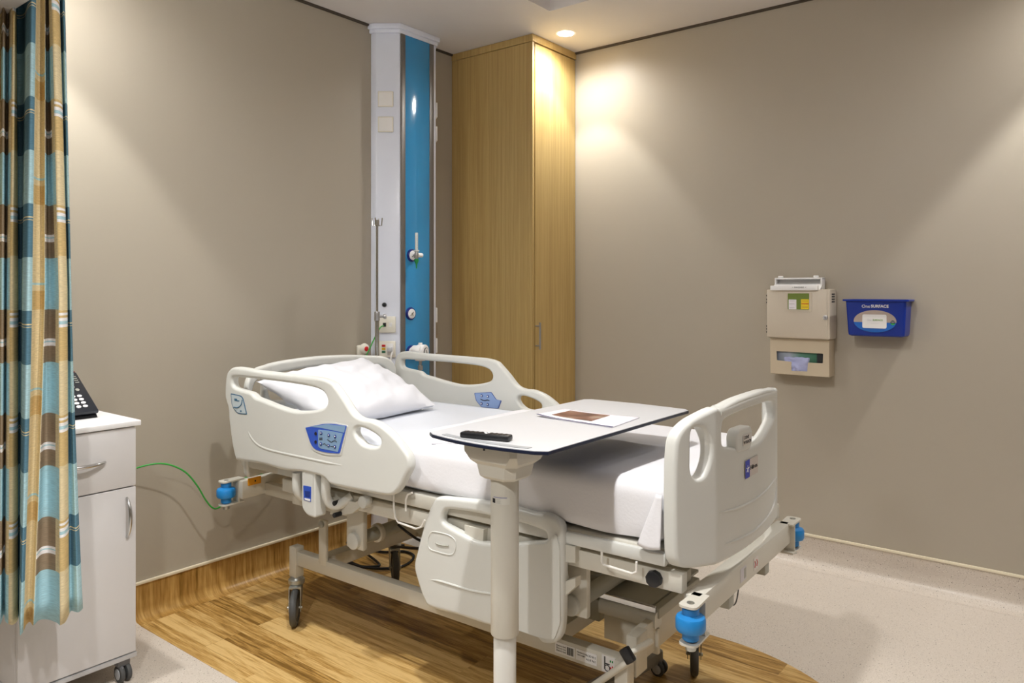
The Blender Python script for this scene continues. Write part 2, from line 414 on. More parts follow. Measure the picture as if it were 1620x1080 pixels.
def gas(px, py, ring=DBLUE):
    p = atY(px, py, 3.064); Mx = basis(p, (1, 0, 0), (0, 0, 1))
    m = MB(); m.lathe([(.036, 0), (.036, .006), (.033, .011), (.024, .011)], Mx, 32); g = mk('gas_outlet', m, ring, root)
    m = MB(); m.lathe([(.027, .008), (.027, .014), (.023, .016), (.006, .0165)], Mx, 32); mk('faceplate', m, WHITE, g)
    m = MB(); m.lathe([(.006, .0166), (.006, .020), (.003, .020)], Mx, 16); mk('socket', m, STEEL, g)
    for a in (0.8, 3.8, 5.2):
        m = MB(); m.box((.012*math.cos(a)-.003, .012*math.sin(a)-.002, .016), (.012*math.cos(a)+.003, .012*math.sin(a)+.002, .0172), M=Mx); mk('key_slot', m, INK, g)
    return p
# floor of terminals
p1 = gas(651, 404); gas(649, 496); p3 = gas(650, 556)
# oxygen flowmeter (plugs into the top outlet)
fl = tag(empty('oxygen_flowmeter', p1), 'clear-tube oxygen flowmeter with green nozzle plugged into the top outlet', 'flowmeter')
q = p1+Vector((-.02, -.06, 0))
m = MB(); m.tube([p1+Vector((0, -.021, 0)), p1+Vector((-.004, -.04, 0)), q+Vector((0, .006, 0))], .007, 12); mk('inlet', m, STEEL, fl)
m = MB(); m.cyl(q+Vector((0, 0, -.022)), q+Vector((0, 0, .022)), .010, 16, .002); mk('valve_body', m, STEEL, fl)
m = MB(); m.cyl(q+Vector((0, 0, .02)), q+Vector((0, 0, .028)), .016, 20, .002); m.cyl(q+Vector((0, 0, .029)), q+Vector((0, 0, .125)), .0085, 16, .002)
tb = mk('gauge_tube', m, mat('tube_pale', '#dfe4e2', .15), fl)
for i in range(8):
    m = MB(); m.box((q.x-.004, q.y-.0092, q.z+.04+i*.01), (q.x+.006, q.y-.0083, q.z+.0415+i*.01)); mk('graduation', m, FRAMED, tb)
m = MB(); m.cyl(q+Vector((.01, 0, 0)), q+Vector((.042, 0, 0)), .013, 18, .003); mk('control_knob', m, WHITE, fl)
m = MB(); m.lathe([(.012, -.022), (.013, -.03), (.009, -.042), (.005, -.05), (.003, -.075)], Matrix.Translation(q), 16); mk('nozzle', m, GREEN, fl)
# suction regulator
sr = tag(empty('suction_regulator', p3), 'round white suction regulator with dial gauge below the blue panel outlets', 'regulator')
q = p3+Vector((-.005, -.08, .004))
m = MB(); m.tube([p3+Vector((0, -.021, 0)), q+Vector((-.02, .02, 0))], .012, 12); mk('inlet', m, STEEL, sr)
m = MB(); m.cyl(q+Vector((-.028, .03, 0)), q+Vector((-.01, -.02, 0)), .036, 28, .006); m.cyl(q+Vector((0, 0, .03)), q+Vector((0, 0, .05)), .011, 16, .002); bdy = mk('body', m, WHITE, sr)
m = MB(); m.cyl(q+Vector((0, .02, 0)), q+Vector((.014, -.03, 0)), .040, 32, .006); mk('gauge_housing', m, WHITE, sr)
dv = Vector((.27, -.96, 0)).normalized(); g0 = q+Vector((.014, -.03, 0))
Mx = basis(g0, Vector((0, 0, 1)).cross(dv)*-1 if False else Vector((.96, .27, 0)), (0, 0, 1))
m = MB(); m.lathe([(.024, 0), (.024, .003), (.019, .004)], Mx, 28); mk('dial_rim', m, INK, sr)
m = MB(); m.lathe([(.021, .0032), (.021, .0042)], Mx, 28); dl = mk('dial_face', m, WHITE, sr)
m = MB(); m.box((-.002, -.015, .0044), (.001, .014, .006), M=Mx @ Matrix.Rotation(.5, 4, 'Z')); mk('needle', m, INK, dl)
m = MB(); m.lathe([(.03, -.032), (.024, -.045), (.009, -.052), (.008, -.075), (.014, -.078), (.014, -.10), (.007, -.104), (.007, -.125), (.016, -.128), (.016, -.14)], Matrix.Translation(q), 20); mk('safety_trap', m, STEEL, sr)
m = MB(); m.cyl(q+Vector((0, 0, -.028)), q+Vector((0, 0, -.05)), .03, 24, .004); mk('lower_ring', m, mat('peach', '#dcd3cd', .4), sr)
# ------------------------------------------------------------------ call button on the wall
p = atY(571, 551, N); root = tag(empty('call_button', p), 'small round white call unit with red button on the wall above the headboard', 'call button')
m = MB(); m.box((p.x-.035, N-.022, p.z-.05), (p.x+.01, N-.001, p.z+.02), .006); mk('holder', m, SWI, root)
Mx = basis(p+Vector((0, -.02, 0)), (1, 0, .0), (0, 0, 1))
m = MB(); m.lathe([(.028, 0), (.03, .008), (.026, .02), (.018, .024)], Mx, 28); mk('housing', m, SWI, root)
m = MB(); m.lathe([(.013, .022), (.013, .028), (.010, .030)], Mx, 24); mk('button', m, RED, root)
# ------------------------------------------------------------------ bedside cabinet
cx0, cx1, cy0, cy1 = .907, 1.284, 2.727, 3.185
root = tag(empty('bedside_cabinet', ((cx0+cx1)/2, (cy0+cy1)/2, 0)), 'light grey bedside cabinet on castors, half hidden by the curtain', 'cabinet')
m = MB(); m.box((cx0, cy0+.019, .10), (cx1, cy1, .912), .002); mk('carcass', m, CABW, root)
m = MB(); m.box((cx0-.012, cy0-.012, .913), (cx1+.012, cy1+.01, .932), .003); mk('top', m, CABT, root)
m = MB(); m.box((cx0+.001, cy0, .699), (cx1-.002, cy0+.018, .908), .0015); dr = mk('drawer', m, CABW, root)
m = MB(); m.box((cx0+.001, cy0, .104), (cx1-.002, cy0+.018, .694), .0015); do = mk('door', m, CABW, root)
m = MB(); m.box((cx0-.002, cy0-.002, .084), (cx1+.002, cy1, .1), .002); mk('plinth_rail', m, mat('plinth_grey', '#bdbdbf', .3, metal=.3), root)
def bow(a, c, out, r=.006):
    a = Vector(a); c = Vector(c); pts = []
    for i in range(17):
        t = i/16; p = a.lerp(c, t); pts.append(p+Vector((0, -out*(math.sin(PI*t)**.6), 0)))
    return MB().tube(pts, [r*(.75+.35*math.sin(PI*i/16)) for i in range(17)], 12)
mk('handle', bow((1.02, cy0, .80), (1.176, cy0, .80), .028), CHROME, dr)
mk('handle', bow((1.250, cy0, .52), (1.250, cy0, .66), .028), CHROME, do)
for x in (cx0+.05, cx1-.035):
    for y in (cy0+.035, cy1-.05):
        m = MB(); m.box((x-.022, y-.02, .055), (x+.022, y+.022, .084), .006); m.box((x-.014, y-.03, .03), (x-.006, y+.015, .06), .003)
        ca = mk('castor', m, mat('castor_housing', '#77777a', .4), root)
        for s_ in (-1, 1):
            m = MB(); xx = x+s_*.012; m.cyl((xx-.008, y-.01, .031), (xx+.008, y-.01, .031), .0305, 28, .004); wh = mk('wheel', m, RUBBER, ca)
            m = MB(); m.cyl((xx+s_*.0075, y-.01, .031), (xx+s_*.0095, y-.01, .031), .019, 24, .001); mk('hub', m, mat('hub_grey', '#b9bcc0', .4), wh)
            m = MB(); m.cyl((xx+.0, y-.0185, .031), (xx, y-.0185, .031001), .001, 3)
            m.b.free()
# telephone on the cabinet
ph = tag(empty('telephone', (1.11, 2.98, .933)), 'black desk telephone with white number keys on the bedside cabinet', 'telephone')
A = Vector((0, 2.885, .958)); Bv = Vector((0, 3.085, 1.086)); ud = (Bv-A).normalized(); nd = Vector((0, -ud.z, ud.y))
Mp = basis(Vector((1.225-.125, 0, 0))+A, (1, 0, 0), ud)       # u across, v up the slope, w out
m = MB(); m.box((-.125, 0, -.016), (.125, .238, .0), .006, M=Mp); body = mk('keypad_panel', m, PHONE, ph)
m = MB(); m.extrude_face([(.985, 2.89, .933), (.985, 2.90, .945), (.985, 3.06, 1.05), (.985, 3.08, .933)], (.235, 0, 0)); mk('stand', m, BLACK, ph)
for r_ in range(4):
    for c_ in range(3):
        u = .042+c_*.0225; v = .032+r_*.020
        m = MB(); m.lathe([(.0085, 0), (.0085, .002), (.006, .003)], Mp @ Matrix.Translation((u, v, 0)) @ Matrix.Diagonal((1, .8, 1, 1)), 18); mk('key', m, WHITE, body)
for i in range(4):
    m = MB(); m.box((.100, .17+i*.012, 0), (.113, .174+i*.012, .0015), M=Mp); mk('function_key', m, FRAMED, body)
m = MB(); m.box((-.05, .16, 0), (.082, .215, .0012), M=Mp); mk('display', m, mat('lcd', '#6d7562', .2), body)
m = MB(); m.box((-.05, .143, 0), (.088, .15, .0025), .001, M=Mp); mk('label_strip', m, WHITE, body)
m = MB(); m.lathe([(.016, 0), (.016, .003), (.012, .004)], Mp @ Matrix.Translation((.055, .122, 0)), 24); mk('navigation_key', m, WHITE, body)
m = MB(); m.lathe([(.007, 0), (.007, .002)], Mp @ Matrix.Translation((.092, .128, 0)), 16); mk('function_key', m, FRAMED, body)
m = MB(); m.box((-.12, .236, -.004), (.12, .241, .001), .001, M=Mp); mk('message_light', m, mat('dark_red', '#7c1c28', .4), body)
m = MB(); m.box((-.12, .015, .002), (-.06, .225, .03), .012, M=Mp); mk('handset', m, BLACK, ph)
# ------------------------------------------------------------------ curtain
def ccurt():
    m = MB(); uvl = m.b.loops.layers.uv.new('UVMap')
    # u, (px at top, mid, bottom), y plane at top / bottom
    K = [(-1.25, (-70, -70, -75), 2.62), (-1.05, (-40, -45, -50), 2.66), (-.9, (-18, -22, -28), 2.60), (-.78, (0, -8, -12), 2.67),
         (-.66, (5, 4, 0), 2.60), (-.55, (12, 9, 6), 2.66), (-.48, (17, 12, 9), 2.60), (-.36, (22, 20, 19), 2.575), (-.27, (26, 28, 27), 2.60), (-.22, (27, 30.5, 30), 2.645),
         (-.16, (38, 34, 30), 2.62), (-.13, (44, 36, 31), 2.53), (-.07, (50, 43, 32), 2.49), (0, (57, 51, 37), 2.50), (.08, (61, 57, 42), 2.535), (.2, (68, 66, 48), 2.54), (.27, (71.5, 71, 53), 2.51),
         (.33, (73, 76, 62), 2.545), (.42, (76, 82, 76), 2.54), (.5, (78, 89, 90), 2.50), (.58, (82, 93, 95), 2.475), (.66, (89, 100, 103), 2.475), (.73, (94, 106, 108), 2.50),
         (.78, (96, 108, 112), 2.53), (.86, (99, 110, 119), 2.51), (.92, (101, 111, 125), 2.50), (1.0, (103.5, 113, 131), 2.53), (1.06, (101, 108, 126), 2.57)]
    U = [k[0] for k in K]
    tops = cr([(k[1][0], k[2], k[0]) for k in K], 4, False); mids = cr([(k[1][1], k[2], k[0]) for k in K], 4, False); bots = cr([(k[1][2], k[2], k[0]) for k in K], 4, False)
    Z0, Z1 = .392, H-.03; zt, zm, zb = 2.25, 1.40, .40
    rows = []; nz = 44
    for j in range(nz+1):
        z = Z0+(Z1-Z0)*j/nz; row = []
        for a, b, c in zip(tops, mids, bots):
            if z >= zm:
                t = (z-zm)/(zt-zm); q = b+(a-b)*min(t, 1.15)
            else:
                t = ((zm-z)/(zm-zb))**1.25; q = b+(c-b)*t
            y = q[1]+.004*noise.noise(Vector((q[2]*6, z*2.2, 3)))
            p = atY(q[0], HY, y)
            row.append((m.b.verts.new((p.x, p.y, z+(.006*math.sin(q[2]*9) if j == 0 else 0))), q[2]))
        rows.append((row, z))
    for (r0, z0), (r1, z1) in zip(rows, rows[1:]):
        for i in range(len(r0)-1):
            f = m.b.faces.new((r0[i][0], r0[i+1][0], r1[i+1][0], r1[i][0]))
            for lp, uv in zip(f.loops, ((r0[i][1], z0), (r0[i+1][1], z0), (r1[i+1][1], z1), (r1[i][1], z1))): lp[uvl].uv = uv
    cm = bpy.data.materials.new('curtain_fabric'); cm.use_nodes = True; nt = cm.node_tree; L = nt.links; b = nt.nodes['Principled BSDF']
    b.inputs['Roughness'].default_value = .85; b.inputs['Specular IOR Level'].default_value = .15
    uv = nt.nodes.new('ShaderNodeUVMap'); uv.uv_map = 'UVMap'; sx = nt.nodes.new('ShaderNodeSeparateXYZ'); L.new(uv.outputs[0], sx.inputs[0])
    def mth(op, a, b_=None, c=None):
        n = nt.nodes.new('ShaderNodeMath'); n.operation = op
        for i, v in enumerate((a, b_, c)):
            if v is None: continue
            if isinstance(v, (int, float)): n.inputs[i].default_value = v
            else: L.new(v, n.inputs[i])
        return n.outputs[0]
    PER = .318
    # fraction 0 at top of a blue block (z = CUR0), growing downwards
    CUR0 = 1.4+(HY-408)*2.28/F
    fv = mth('FRACT', mth('MULTIPLY_ADD', sx.outputs[1], -1/PER, CUR0/PER+20))
    fu = mth('FRACT', mth('ADD', sx.outputs[0], 20))
    def ramp(stops):
        r = nt.nodes.new('ShaderNodeValToRGB'); r.color_ramp.interpolation = 'CONSTANT'; el = r.color_ramp.elements
        el[0].position = 0; el[0].color = lin(stops[0][1]); el[1].position = stops[1][0]; el[1].color = lin(stops[1][1])
        for p_, c_ in stops[2:]: e = el.new(p_); e.color = lin(c_)
        L.new(fv, r.inputs[0]); return r.outputs[0]
    TAN, GOLD, LB, NV, BR, WH = '#e3d3ab', '#d6bb84', '#b2d6df', '#5f879b', '#9d8b74', '#f6f4f4'
    c4 = ramp([(0, TAN), (.235, LB), (.255, TAN), (.31, GOLD), (.49, TAN)])
    c1 = ramp([(0, LB), (.49, BR), (.77, WH), (.795, LB), (.805, WH), (.84, BR), ])
    c2 = ramp([(0, TAN), (.5, GOLD), (.52, WH), (.545, GOLD), (.57, WH), (.60, LB), (.63, WH), (.66, GOLD), (.98, TAN)])
    c3 = ramp([(0, LB), (.5, NV), (.62, TAN), (.63, NV), (.645, TAN), (.655, NV)])
    prev = c4
    for th, col in ((.27, c1), (.485, ramp([(0, LB), (.49, TAN)])), (.575, c2), (.75, c3)):
        g = mth('GREATER_THAN', fu, th); q = nt.nodes.new('ShaderNodeMix'); q.data_type = 'RGBA'; L.new(g, q.inputs[0]); L.new(prev, q.inputs[6]); L.new(col, q.inputs[7]); prev = q.outputs[2]
    ns = nt.nodes.new('ShaderNodeTexNoise'); mp = nt.nodes.new('ShaderNodeMapping'); mp.inputs['Scale'].default_value = (12, 420, 1); L.new(uv.outputs[0], mp.inputs[0]); L.new(mp.outputs[0], ns.inputs['Vector']); ns.inputs['Scale'].default_value = 1
    rr = nt.nodes.new('ShaderNodeMapRange'); L.new(ns.outputs['Fac'], rr.inputs[0]); rr.inputs[1].default_value = .3; rr.inputs[2].default_value = .7; rr.inputs[3].default_value = .82; rr.inputs[4].default_value = 1.1
    q = nt.nodes.new('ShaderNodeMix'); q.data_type = 'RGBA'; q.blend_type = 'MULTIPLY'; q.inputs[0].default_value = 1; L.new(prev, q.inputs[6]); L.new(rr.outputs[0], q.inputs[7])
    L.new(q.outputs[2], b.inputs['Base Color'])
    me = bpy.data.meshes.new('curtain'); m.b.to_mesh(me); m.b.free(); me.materials.append(cm); me.shade_smooth()
    o = bpy.data.objects.new('curtain', me); C.objects.link(o)
    c = Vector((.85, 2.55, .39)); me.transform(Matrix.Translation(-c)); o.location = c
    sd = o.modifiers.new('thick', 'SOLIDIFY'); sd.thickness = .0015
    tag(o, 'privacy curtain with tan, blue and brown check bands, drawn to the left side', 'curtain')
ccurt()
m = MB(); m.box((.87, 1.2, H-.025), (.905, N-.01, H-.001), .003); tag(mk('curtain_track', m, WHITE), 'white curtain track fixed to the ceiling along the bulkhead', 'curtain rail')
# ------------------------------------------------------------------ hospital bed
BED = tag(empty('hospital_bed', BC, BT), 'white electric hospital bed with moulded side rails, standing headboard to the wall', 'bed')
def bp(name, m, mt, parent=None, **k): return mk(name, m, mt, parent or BED, world=False, **k)
V = Vector
# --- head side rails (outline traced on the near rail plane)
SX = .505
zo = lambda x, y: (340+x/4, 540+y/4)
def trace(pts, f, axis, v):
    out = []
    for a in pts:
        q = bed(*f(*a), axis, v); out.append((q.y if axis == 0 else q.x, q.z))
    return out
outer = [(66,230),(60,330),(68,380),(80,420),(86,500),(104,640),(125,735),(150,755),(300,778),(430,815),(560,828),(680,860),(735,908),(900,945),(1060,974),(1120,972),(1160,935),(1195,870),(1228,800),(1222,735),(1185,675),(1130,605),(1060,540),(985,500),(920,488),(870,455),(815,370),(762,295),(725,255),(640,228),(450,208),(300,192),(180,168),(115,163),(82,185)]
h1 = [(105,238),(112,285),(160,306),(222,325),(250,352),(300,372),(400,412),(500,440),(600,440),(685,420),(708,385),(700,345),(670,312),(600,287),(450,262),(300,243),(180,230),(125,226)]
h2 = [(888,548),(880,580),(905,625),(945,657),(1010,667),(1042,650),(1038,612),(985,572),(925,546)]
RO = cr(trace(outer, zo, 0, -SX), 5); RH = [cr(trace(h, zo, 0, -SX), 5) for h in (h1, h2)]
RC = [(sum(p[0] for p in RO)/len(RO)), 0]
for s in (-1, 1):
    root = BED
    T = .038
    m = MB(); m.plate(RO, RH, T, .012, lambda u, v, w: (s*(SX-T/2)+w, u, v)); rl = bp('head_side_rail', m, SHELL, wn=True)
    xo = s*SX; X = lambda o: s*(SX+o)
    # raised ridge line on the outside face
    rid = [(188,500),(205,560),(245,630),(310,675),(420,705),(560,735),(700,765),(850,790),(960,800),(1060,808)]
    P = cr([(X(-.006), *p) for p in trace(rid, zo, 0, -SX)], 5, False)
    m = MB(); m.tube(P, [.008*min(1, (len(P)-i)/16, (i+1)/8) for i in range(len(P))], 12); bp('moulded_ridge', m, SHELL, rl)
    # grip sleeve
    gp = [(180,198),(300,214),(450,232),(600,252),(680,270)]
    P = cr([(s*(SX-T/2), *p) for p in trace(gp, zo, 0, -SX)], 5, False)
    m = MB(); m.tube(P, .0175, 14); bp('grip', m, SHELL, rl)
    # printed arc scale and control panel
    def slab(pts2, off0, off1, inner=False):
        o0 = s*(SX+off0) if not inner else s*(SX-T-off0); o1 = s*(SX+off1) if not inner else s*(SX-T-off1)
        mm = MB(); mm.extrude_face([V((o0, p[0], p[1])) for p in pts2], (o1-o0, 0, 0)); return mm
    if s == -1:
        za = lambda x, y: (355+x/14.4, 600+y/14.4)
        sh = rpoly(trace([(150,315),(420,375),(520,800),(300,780),(175,610)], za, 0, -SX), [.004,.02,.004,.02,.02])
        bp('angle_gauge', slab(sh, -.001, .0012), mat('gauge_blue_ring', '#215f86', .35), rl)
        sc_ = V((sum(p[0] for p in sh)/len(sh), sum(p[1] for p in sh)/len(sh)))
        ga = bp('gauge_face', slab([sc_+(V(p)-sc_)*.9 for p in sh], .0012, .0018), mat('gauge_face', '#c3cfd4', .3), rl)
        arc = cr([(X(.002), *p) for p in trace([(415,460),(405,540),(370,600),(310,640),(225,630)], za, 0, -SX)], 4, False)
        m = MB(); m.tube(arc, .0022, 6); bp('scale_arc', m, mat('gauge_ink', '#35698a', .4), ga)
        for bx in (((240,430),(300,490)), ((300,470),(350,500)), ((250,690),(300,700)), ((370,700),(400,740))):
            a_, b_ = [trace([p], za, 0, -SX)[0] for p in bx]
            m = MB(); m.box((X(.0018) if s < 0 else X(.0018), min(a_[0], b_[0]), min(a_[1], b_[1])), (X(.0026), max(a_[0], b_[0]), max(a_[1], b_[1]))); bp('scale_mark', m, mat('gauge_ink', '#35698a', .4), ga)
        zc = lambda x, y: (470+x/14.4, 650+y/14.4)
        fr = rpoly(trace([(165,345),(700,225),(1165,325),(1010,1010),(640,1000),(330,880)], zc, 0, -SX), [.006,.05,.008,.010,.03,.03])
        bp('control_bezel', slab(fr, -.002, .002), SHELL, rl)
        fr = rpoly(trace([(205,375),(700,270),(1145,335),(985,965),(650,940),(360,850)], zc, 0, -SX), [.004,.05,.006,.008,.03,.03])
        cp = bp('control_panel', slab(fr, .002, .0035), CBLUE, rl)
        bp('display_band', slab(rpoly(trace([(330,350),(700,295),(1125,340),(1090,490),(600,385)], zc, 0, -SX), .004), .0035, .0042), CGREY, cp)
        bp('button_field', slab(rpoly(trace([(500,420),(740,440),(1065,505),(950,925),(560,850),(500,800)], zc, 0, -SX), .004), .0035, .0042), CGREY, cp)
        for bx, by in ((570,500),(745,545),(890,575),(565,745),(740,780),(885,810)):
            c_ = trace([(bx, by)], zc, 0, -SX)[0]
            m = MB(); m.lathe([(.0065, 0), (.0062, .002), (.004, .0032)], basis((X(.0038), *c_), (0, 1, 0), (0, 0, 1)) @ Matrix.Rotation(PI, 4, 'Y'), 16); bp('button', m, BUTN, cp)
            m = MB(); m.lathe([(.0028, 0), (.002, .001)], basis((X(.0068), c_[0]-.001, c_[1]+.001), (0, 1, 0), (0, 0, 1)) @ Matrix.Rotation(PI, 4, 'Y'), 12); bp('button_dot', m, WHITE, cp)
        for bx, by in ((445,510),(445,700)):
            c_ = trace([(bx, by)], zc, 0, -SX)[0]
            m = MB(); m.lathe([(.0065, 0), (.0062, .002)], basis((X(.0036), *c_), (0, 1, 0), (0, 0, 1)) @ Matrix.Rotation(PI, 4, 'Y'), 16); bp('lockout_key', m, INK, cp)
        for pl in ([(715,640),(760,675),(805,705),(850,675),(890,665),(925,700)], [(610,755),(650,730),(680,770),(720,775)], [(780,795),(850,800)], [(530,610),(600,610)], [(530,640),(600,640)]):
            m = MB(); m.tube([(X(.0044), *p) for p in trace(pl, zc, 0, -SX)], .0013, 6); bp('bed_symbol', m, INK, cp)
        m = slab(rpoly(trace([(545,340+85),(548,425),(570,420),(572,465),(548,470)], lambda x, y: (340+x/4*1, 540+y/4), 0, -SX), .001), 0, .0004) if False else None
    # inner control panel (patient side)
    def zi(x, y): return (700+x/9, 600+y/9)
    if s == 1:
        tr = lambda pts: trace(pts, zi, 0, SX-T)
        fr = rpoly(tr([(455,190),(700,180),(770,285),(845,300),(800,415),(560,395),(480,300)]), .006)
        cp = bp('patient_control', slab(fr, -.0015, .0025, True), mat('control_edge', '#4e63a8', .35), rl)
        cc = V((sum(p[0] for p in fr)/len(fr), sum(p[1] for p in fr)/len(fr)))
        bp('patient_control_face', slab([cc+(V(p)-cc)*.94 for p in fr], .0025, .0035, True), LILAC, rl)
        for bx, by in ((565,230),(652,240),(562,342),(650,355)):
            c_ = tr([(bx, by)])[0]
            m = MB(); m.lathe([(.007, 0), (.0065, .002), (.004, .003)], basis((s*(SX-T-.0035), *c_), (0, 1, 0), (0, 0, 1)) @ Matrix.Rotation(PI, 4, 'Y'), 16); bp('button', m, BUTN, cp)
            m = MB(); m.lathe([(.004, 0), (.003, .001)], basis((s*(SX-T-.0064), *c_), (0, 1, 0), (0, 0, 1)) @ Matrix.Rotation(PI, 4, 'Y'), 12); bp('button_dot', m, WHITE, cp)
        m = MB(); m.tube([(s*(SX-T-.004), *p) for p in tr([(550,275),(580,295),(615,300),(645,290),(675,300)])], .002, 6); bp('bed_symbol', m, INK, cp)
# --- lowered foot side rails
zl = lambda x, y: (580+x/4, 760+y/4)
outer = [(425,122),(455,106),(520,110),(640,122),(800,145),(960,180),(1060,207),(1130,212),(1190,238),(1228,280),(1240,360),(1242,540),(1240,800),(1232,950),(1205,1015),(1165,1036),(1110,1030),(1078,1000),(1040,975),(960,952),(770,918),(665,885),(560,850),(400,805),(355,745),(322,650),(297,545),(315,450),(345,330),(385,205)]
hh = [(476,232),(490,196),(520,184),(640,198),(780,226),(945,262),(1060,298),(1122,325),(1138,352),(1128,380),(1060,388),(900,402),(760,396),(680,382),(600,340),(520,295),(480,265)]
FX = .455
FO = cr(trace(outer, zl, 0, -FX), 5); FH = [cr(trace(hh, zl, 0, -FX), 5)]
for s in (-1, 1):
    T = .036
    m = MB(); m.plate(FO, FH, T, .012, lambda u, v, w: (s*(FX-T/2)+w, u, v)); rl = bp('foot_side_rail', m, SHELL, wn=True)
    P = cr([(s*(FX-.001), *p) for p in trace([(400,628),(460,635),(560,665),(660,695),(760,712),(900,735)], zl, 0, -FX)], 5, False)
    m = MB(); m.tube(P, [.0045*min(1, (len(P)-i)/6, (i+1)/6) for i in range(len(P))], 8); bp('moulded_ridge', m, SHELL, rl)
    P = cr([(s*FX, *p) for p in trace([(388,380),(405,330),(440,325),(520,345),(560,380),(560,440),(530,468),(440,448),(398,428)], zl, 0, -FX)], 4)
    m = MB(); m.tube(P, .0022, 6, closed=True); bp('latch_outline', m, SHELL, rl)
    P = cr([(s*(FX+.001), *p) for p in trace([(440,395),(470,408),(520,412)], zl, 0, -FX)], 4, False)
    m = MB(); m.tube(P, .0025, 6); bp('release_slot', m, FRAMED, rl)
    # raised end block
    eb = rpoly(trace([(1000,405),(1150,398),(1200,330),(1225,420),(1228,900),(1190,1005),(1080,985),(955,940)], zl, 0, -FX), .012)
    m = MB(); m.extrude_face([V((s*(FX-.002), *p)) for p in eb], (s*.006, 0, 0)); bp('end_pad', m, SHELL, rl)
# --- footboard and headboard: plates in (s, z) folded round the corners
FY = -1.088        # outer face of footboard, bed frame
XS = -.04; MIDW = .265; BOW = .016
def fold(s_, z, w, y0, sgn):
    # s_ measured across; beyond MIDW it sweeps back toward the mattress; thickness grows inward
    a = abs(s_); k = 1 if s_ > 0 else -1
    if a <= MIDW: x = s_; y = 0.0
    else:
        e = a-MIDW; x = k*(MIDW+e*.92); y = e*.40
    y += BOW*(min(a, MIDW)/MIDW)**2
    return (x+XS, y0+sgn*y+sgn*(w+.019), z)
zf = lambda x, y: (1000+x/4, 590+y/4)
def fs(px, py):           # pixel -> (s, z) on the footboard's outer face
    t = 0
    for it in range(4):
        q = bed(px, py, 1, FY+t); t = min(1, abs(q.x-XS)/MIDW)**2*BOW
    if q.x-XS < -MIDW:
        o = BI @ O; r = BI.to_3x3() @ ray(px, py); k = .4/.92
        t = (FY+BOW-k*(o.x-XS+MIDW)-o.y)/(r.y+k*r.x); p = o+r*t
        return (-(MIDW+(-(p.x-XS)-MIDW)/.92), p.z)
    return (q.x-XS, q.z)
half = [(1130,640),(1180,620)]
# symmetric outline: near half from the picture
S = lambda x, y: fs(x, y)
L_ = [(0, 1.088), (-.11, 1.086), (-.18, 1.080), (-.243, 1.071), (-.262, 1.075), (-.30, 1.066), (-.36, 1.045), (-.400, 1.012), (-.412, .96), (-.415, .85), (-.413, .72), (-.404, .675), (-.37, .655), (-.27, .645), (-.11, .640), (0, .640)]
HWL = .30
OUT = cr([(x, z) for x, z in L_[:-1]]+[(0, .640)]+[(-x, z) for x, z in L_[1:-1]][::-1], 5)
def mir(h): return [(-x, z) for x, z in h]
hc = [(-.232, 1.018), (-.215, 1.038), (-.12, 1.048), (0, 1.050), (.12, 1.047), (.20, 1.038), (.228, 1.020), (.226, .985), (.18, .965), (.10, .942), (.04, .932), (-.04, .932), (-.12, .944), (-.19, .955), (-.228, .968), (-.234, .99)]
hn = [(-.350, 1.027), (-.330, 1.028), (-.310, 1.022), (-.295, 1.002), (-.285, .975), (-.286, .94), (-.297, .912), (-.312, .893), (-.335, .889), (-.352, .900), (-.359, .92), (-.359, .96), (-.358, 1.006)]
print('hn', hn); print('hc', hc)
cuts = [k*MIDW+j for k in (-1, 1) for j in (-.02, -.01, 0, .01, .02)]+[-.235, .235, -.22, -.15, -.08, 0, .08, .15, .22]
m = MB(); m.plate(OUT, [cr(hc, 5), cr(hn, 5), cr(mir(hn), 5)], .038, .009, lambda u, v, w: fold(u, v, -w, FY, 1), cuts)
fbd = bp('footboard', m, SHELL, wn=True)
def ontofb(pts, off=.002): return [V(fold(x, z, -.019-off, FY, 1)) for x, z in pts]
P = ontofb(cr([(-.275, .79), (-.20, .795), (-.10, .81), (0, .83), (.12, .855), (.22, .88), (.27, .895)], 4, False), -.001)
m = MB(); m.tube(P, [.003]*len(P), 8); bp('moulded_groove', m, FRAMED, fbd) if False else m.b.free()
def ridge(pts, r=.003):
    P = ontofb(cr(pts, 5, False), 0); n = len(P)
    mm = MB(); mm.tube(P, [r*min(1, (i+1)/5, (n-i)/5) for i in range(n)], 8); bp('moulded_ridge', mm, SHELL, fbd)
ridge([(-.25, .785), (-.12, .772), (.0, .769), (.12, .772), (.25, .785)], .004)
ridge([(-.22, .690), (-.10, .680), (.0, .677), (.12, .684), (.20, .70), (.24, .74), (.25, .78)], .004)
# raised grip on top rail
P = ontofb(cr([(-.24, 1.057), (-.18, 1.061), (-.1, 1.066), (0, 1.068), (.1, 1.066), (.18, 1.061), (.24, 1.057)], 6, False), -.019)
m = MB(); m.tube(P, .021, 16); bp('grip', m, SHELL, fbd)
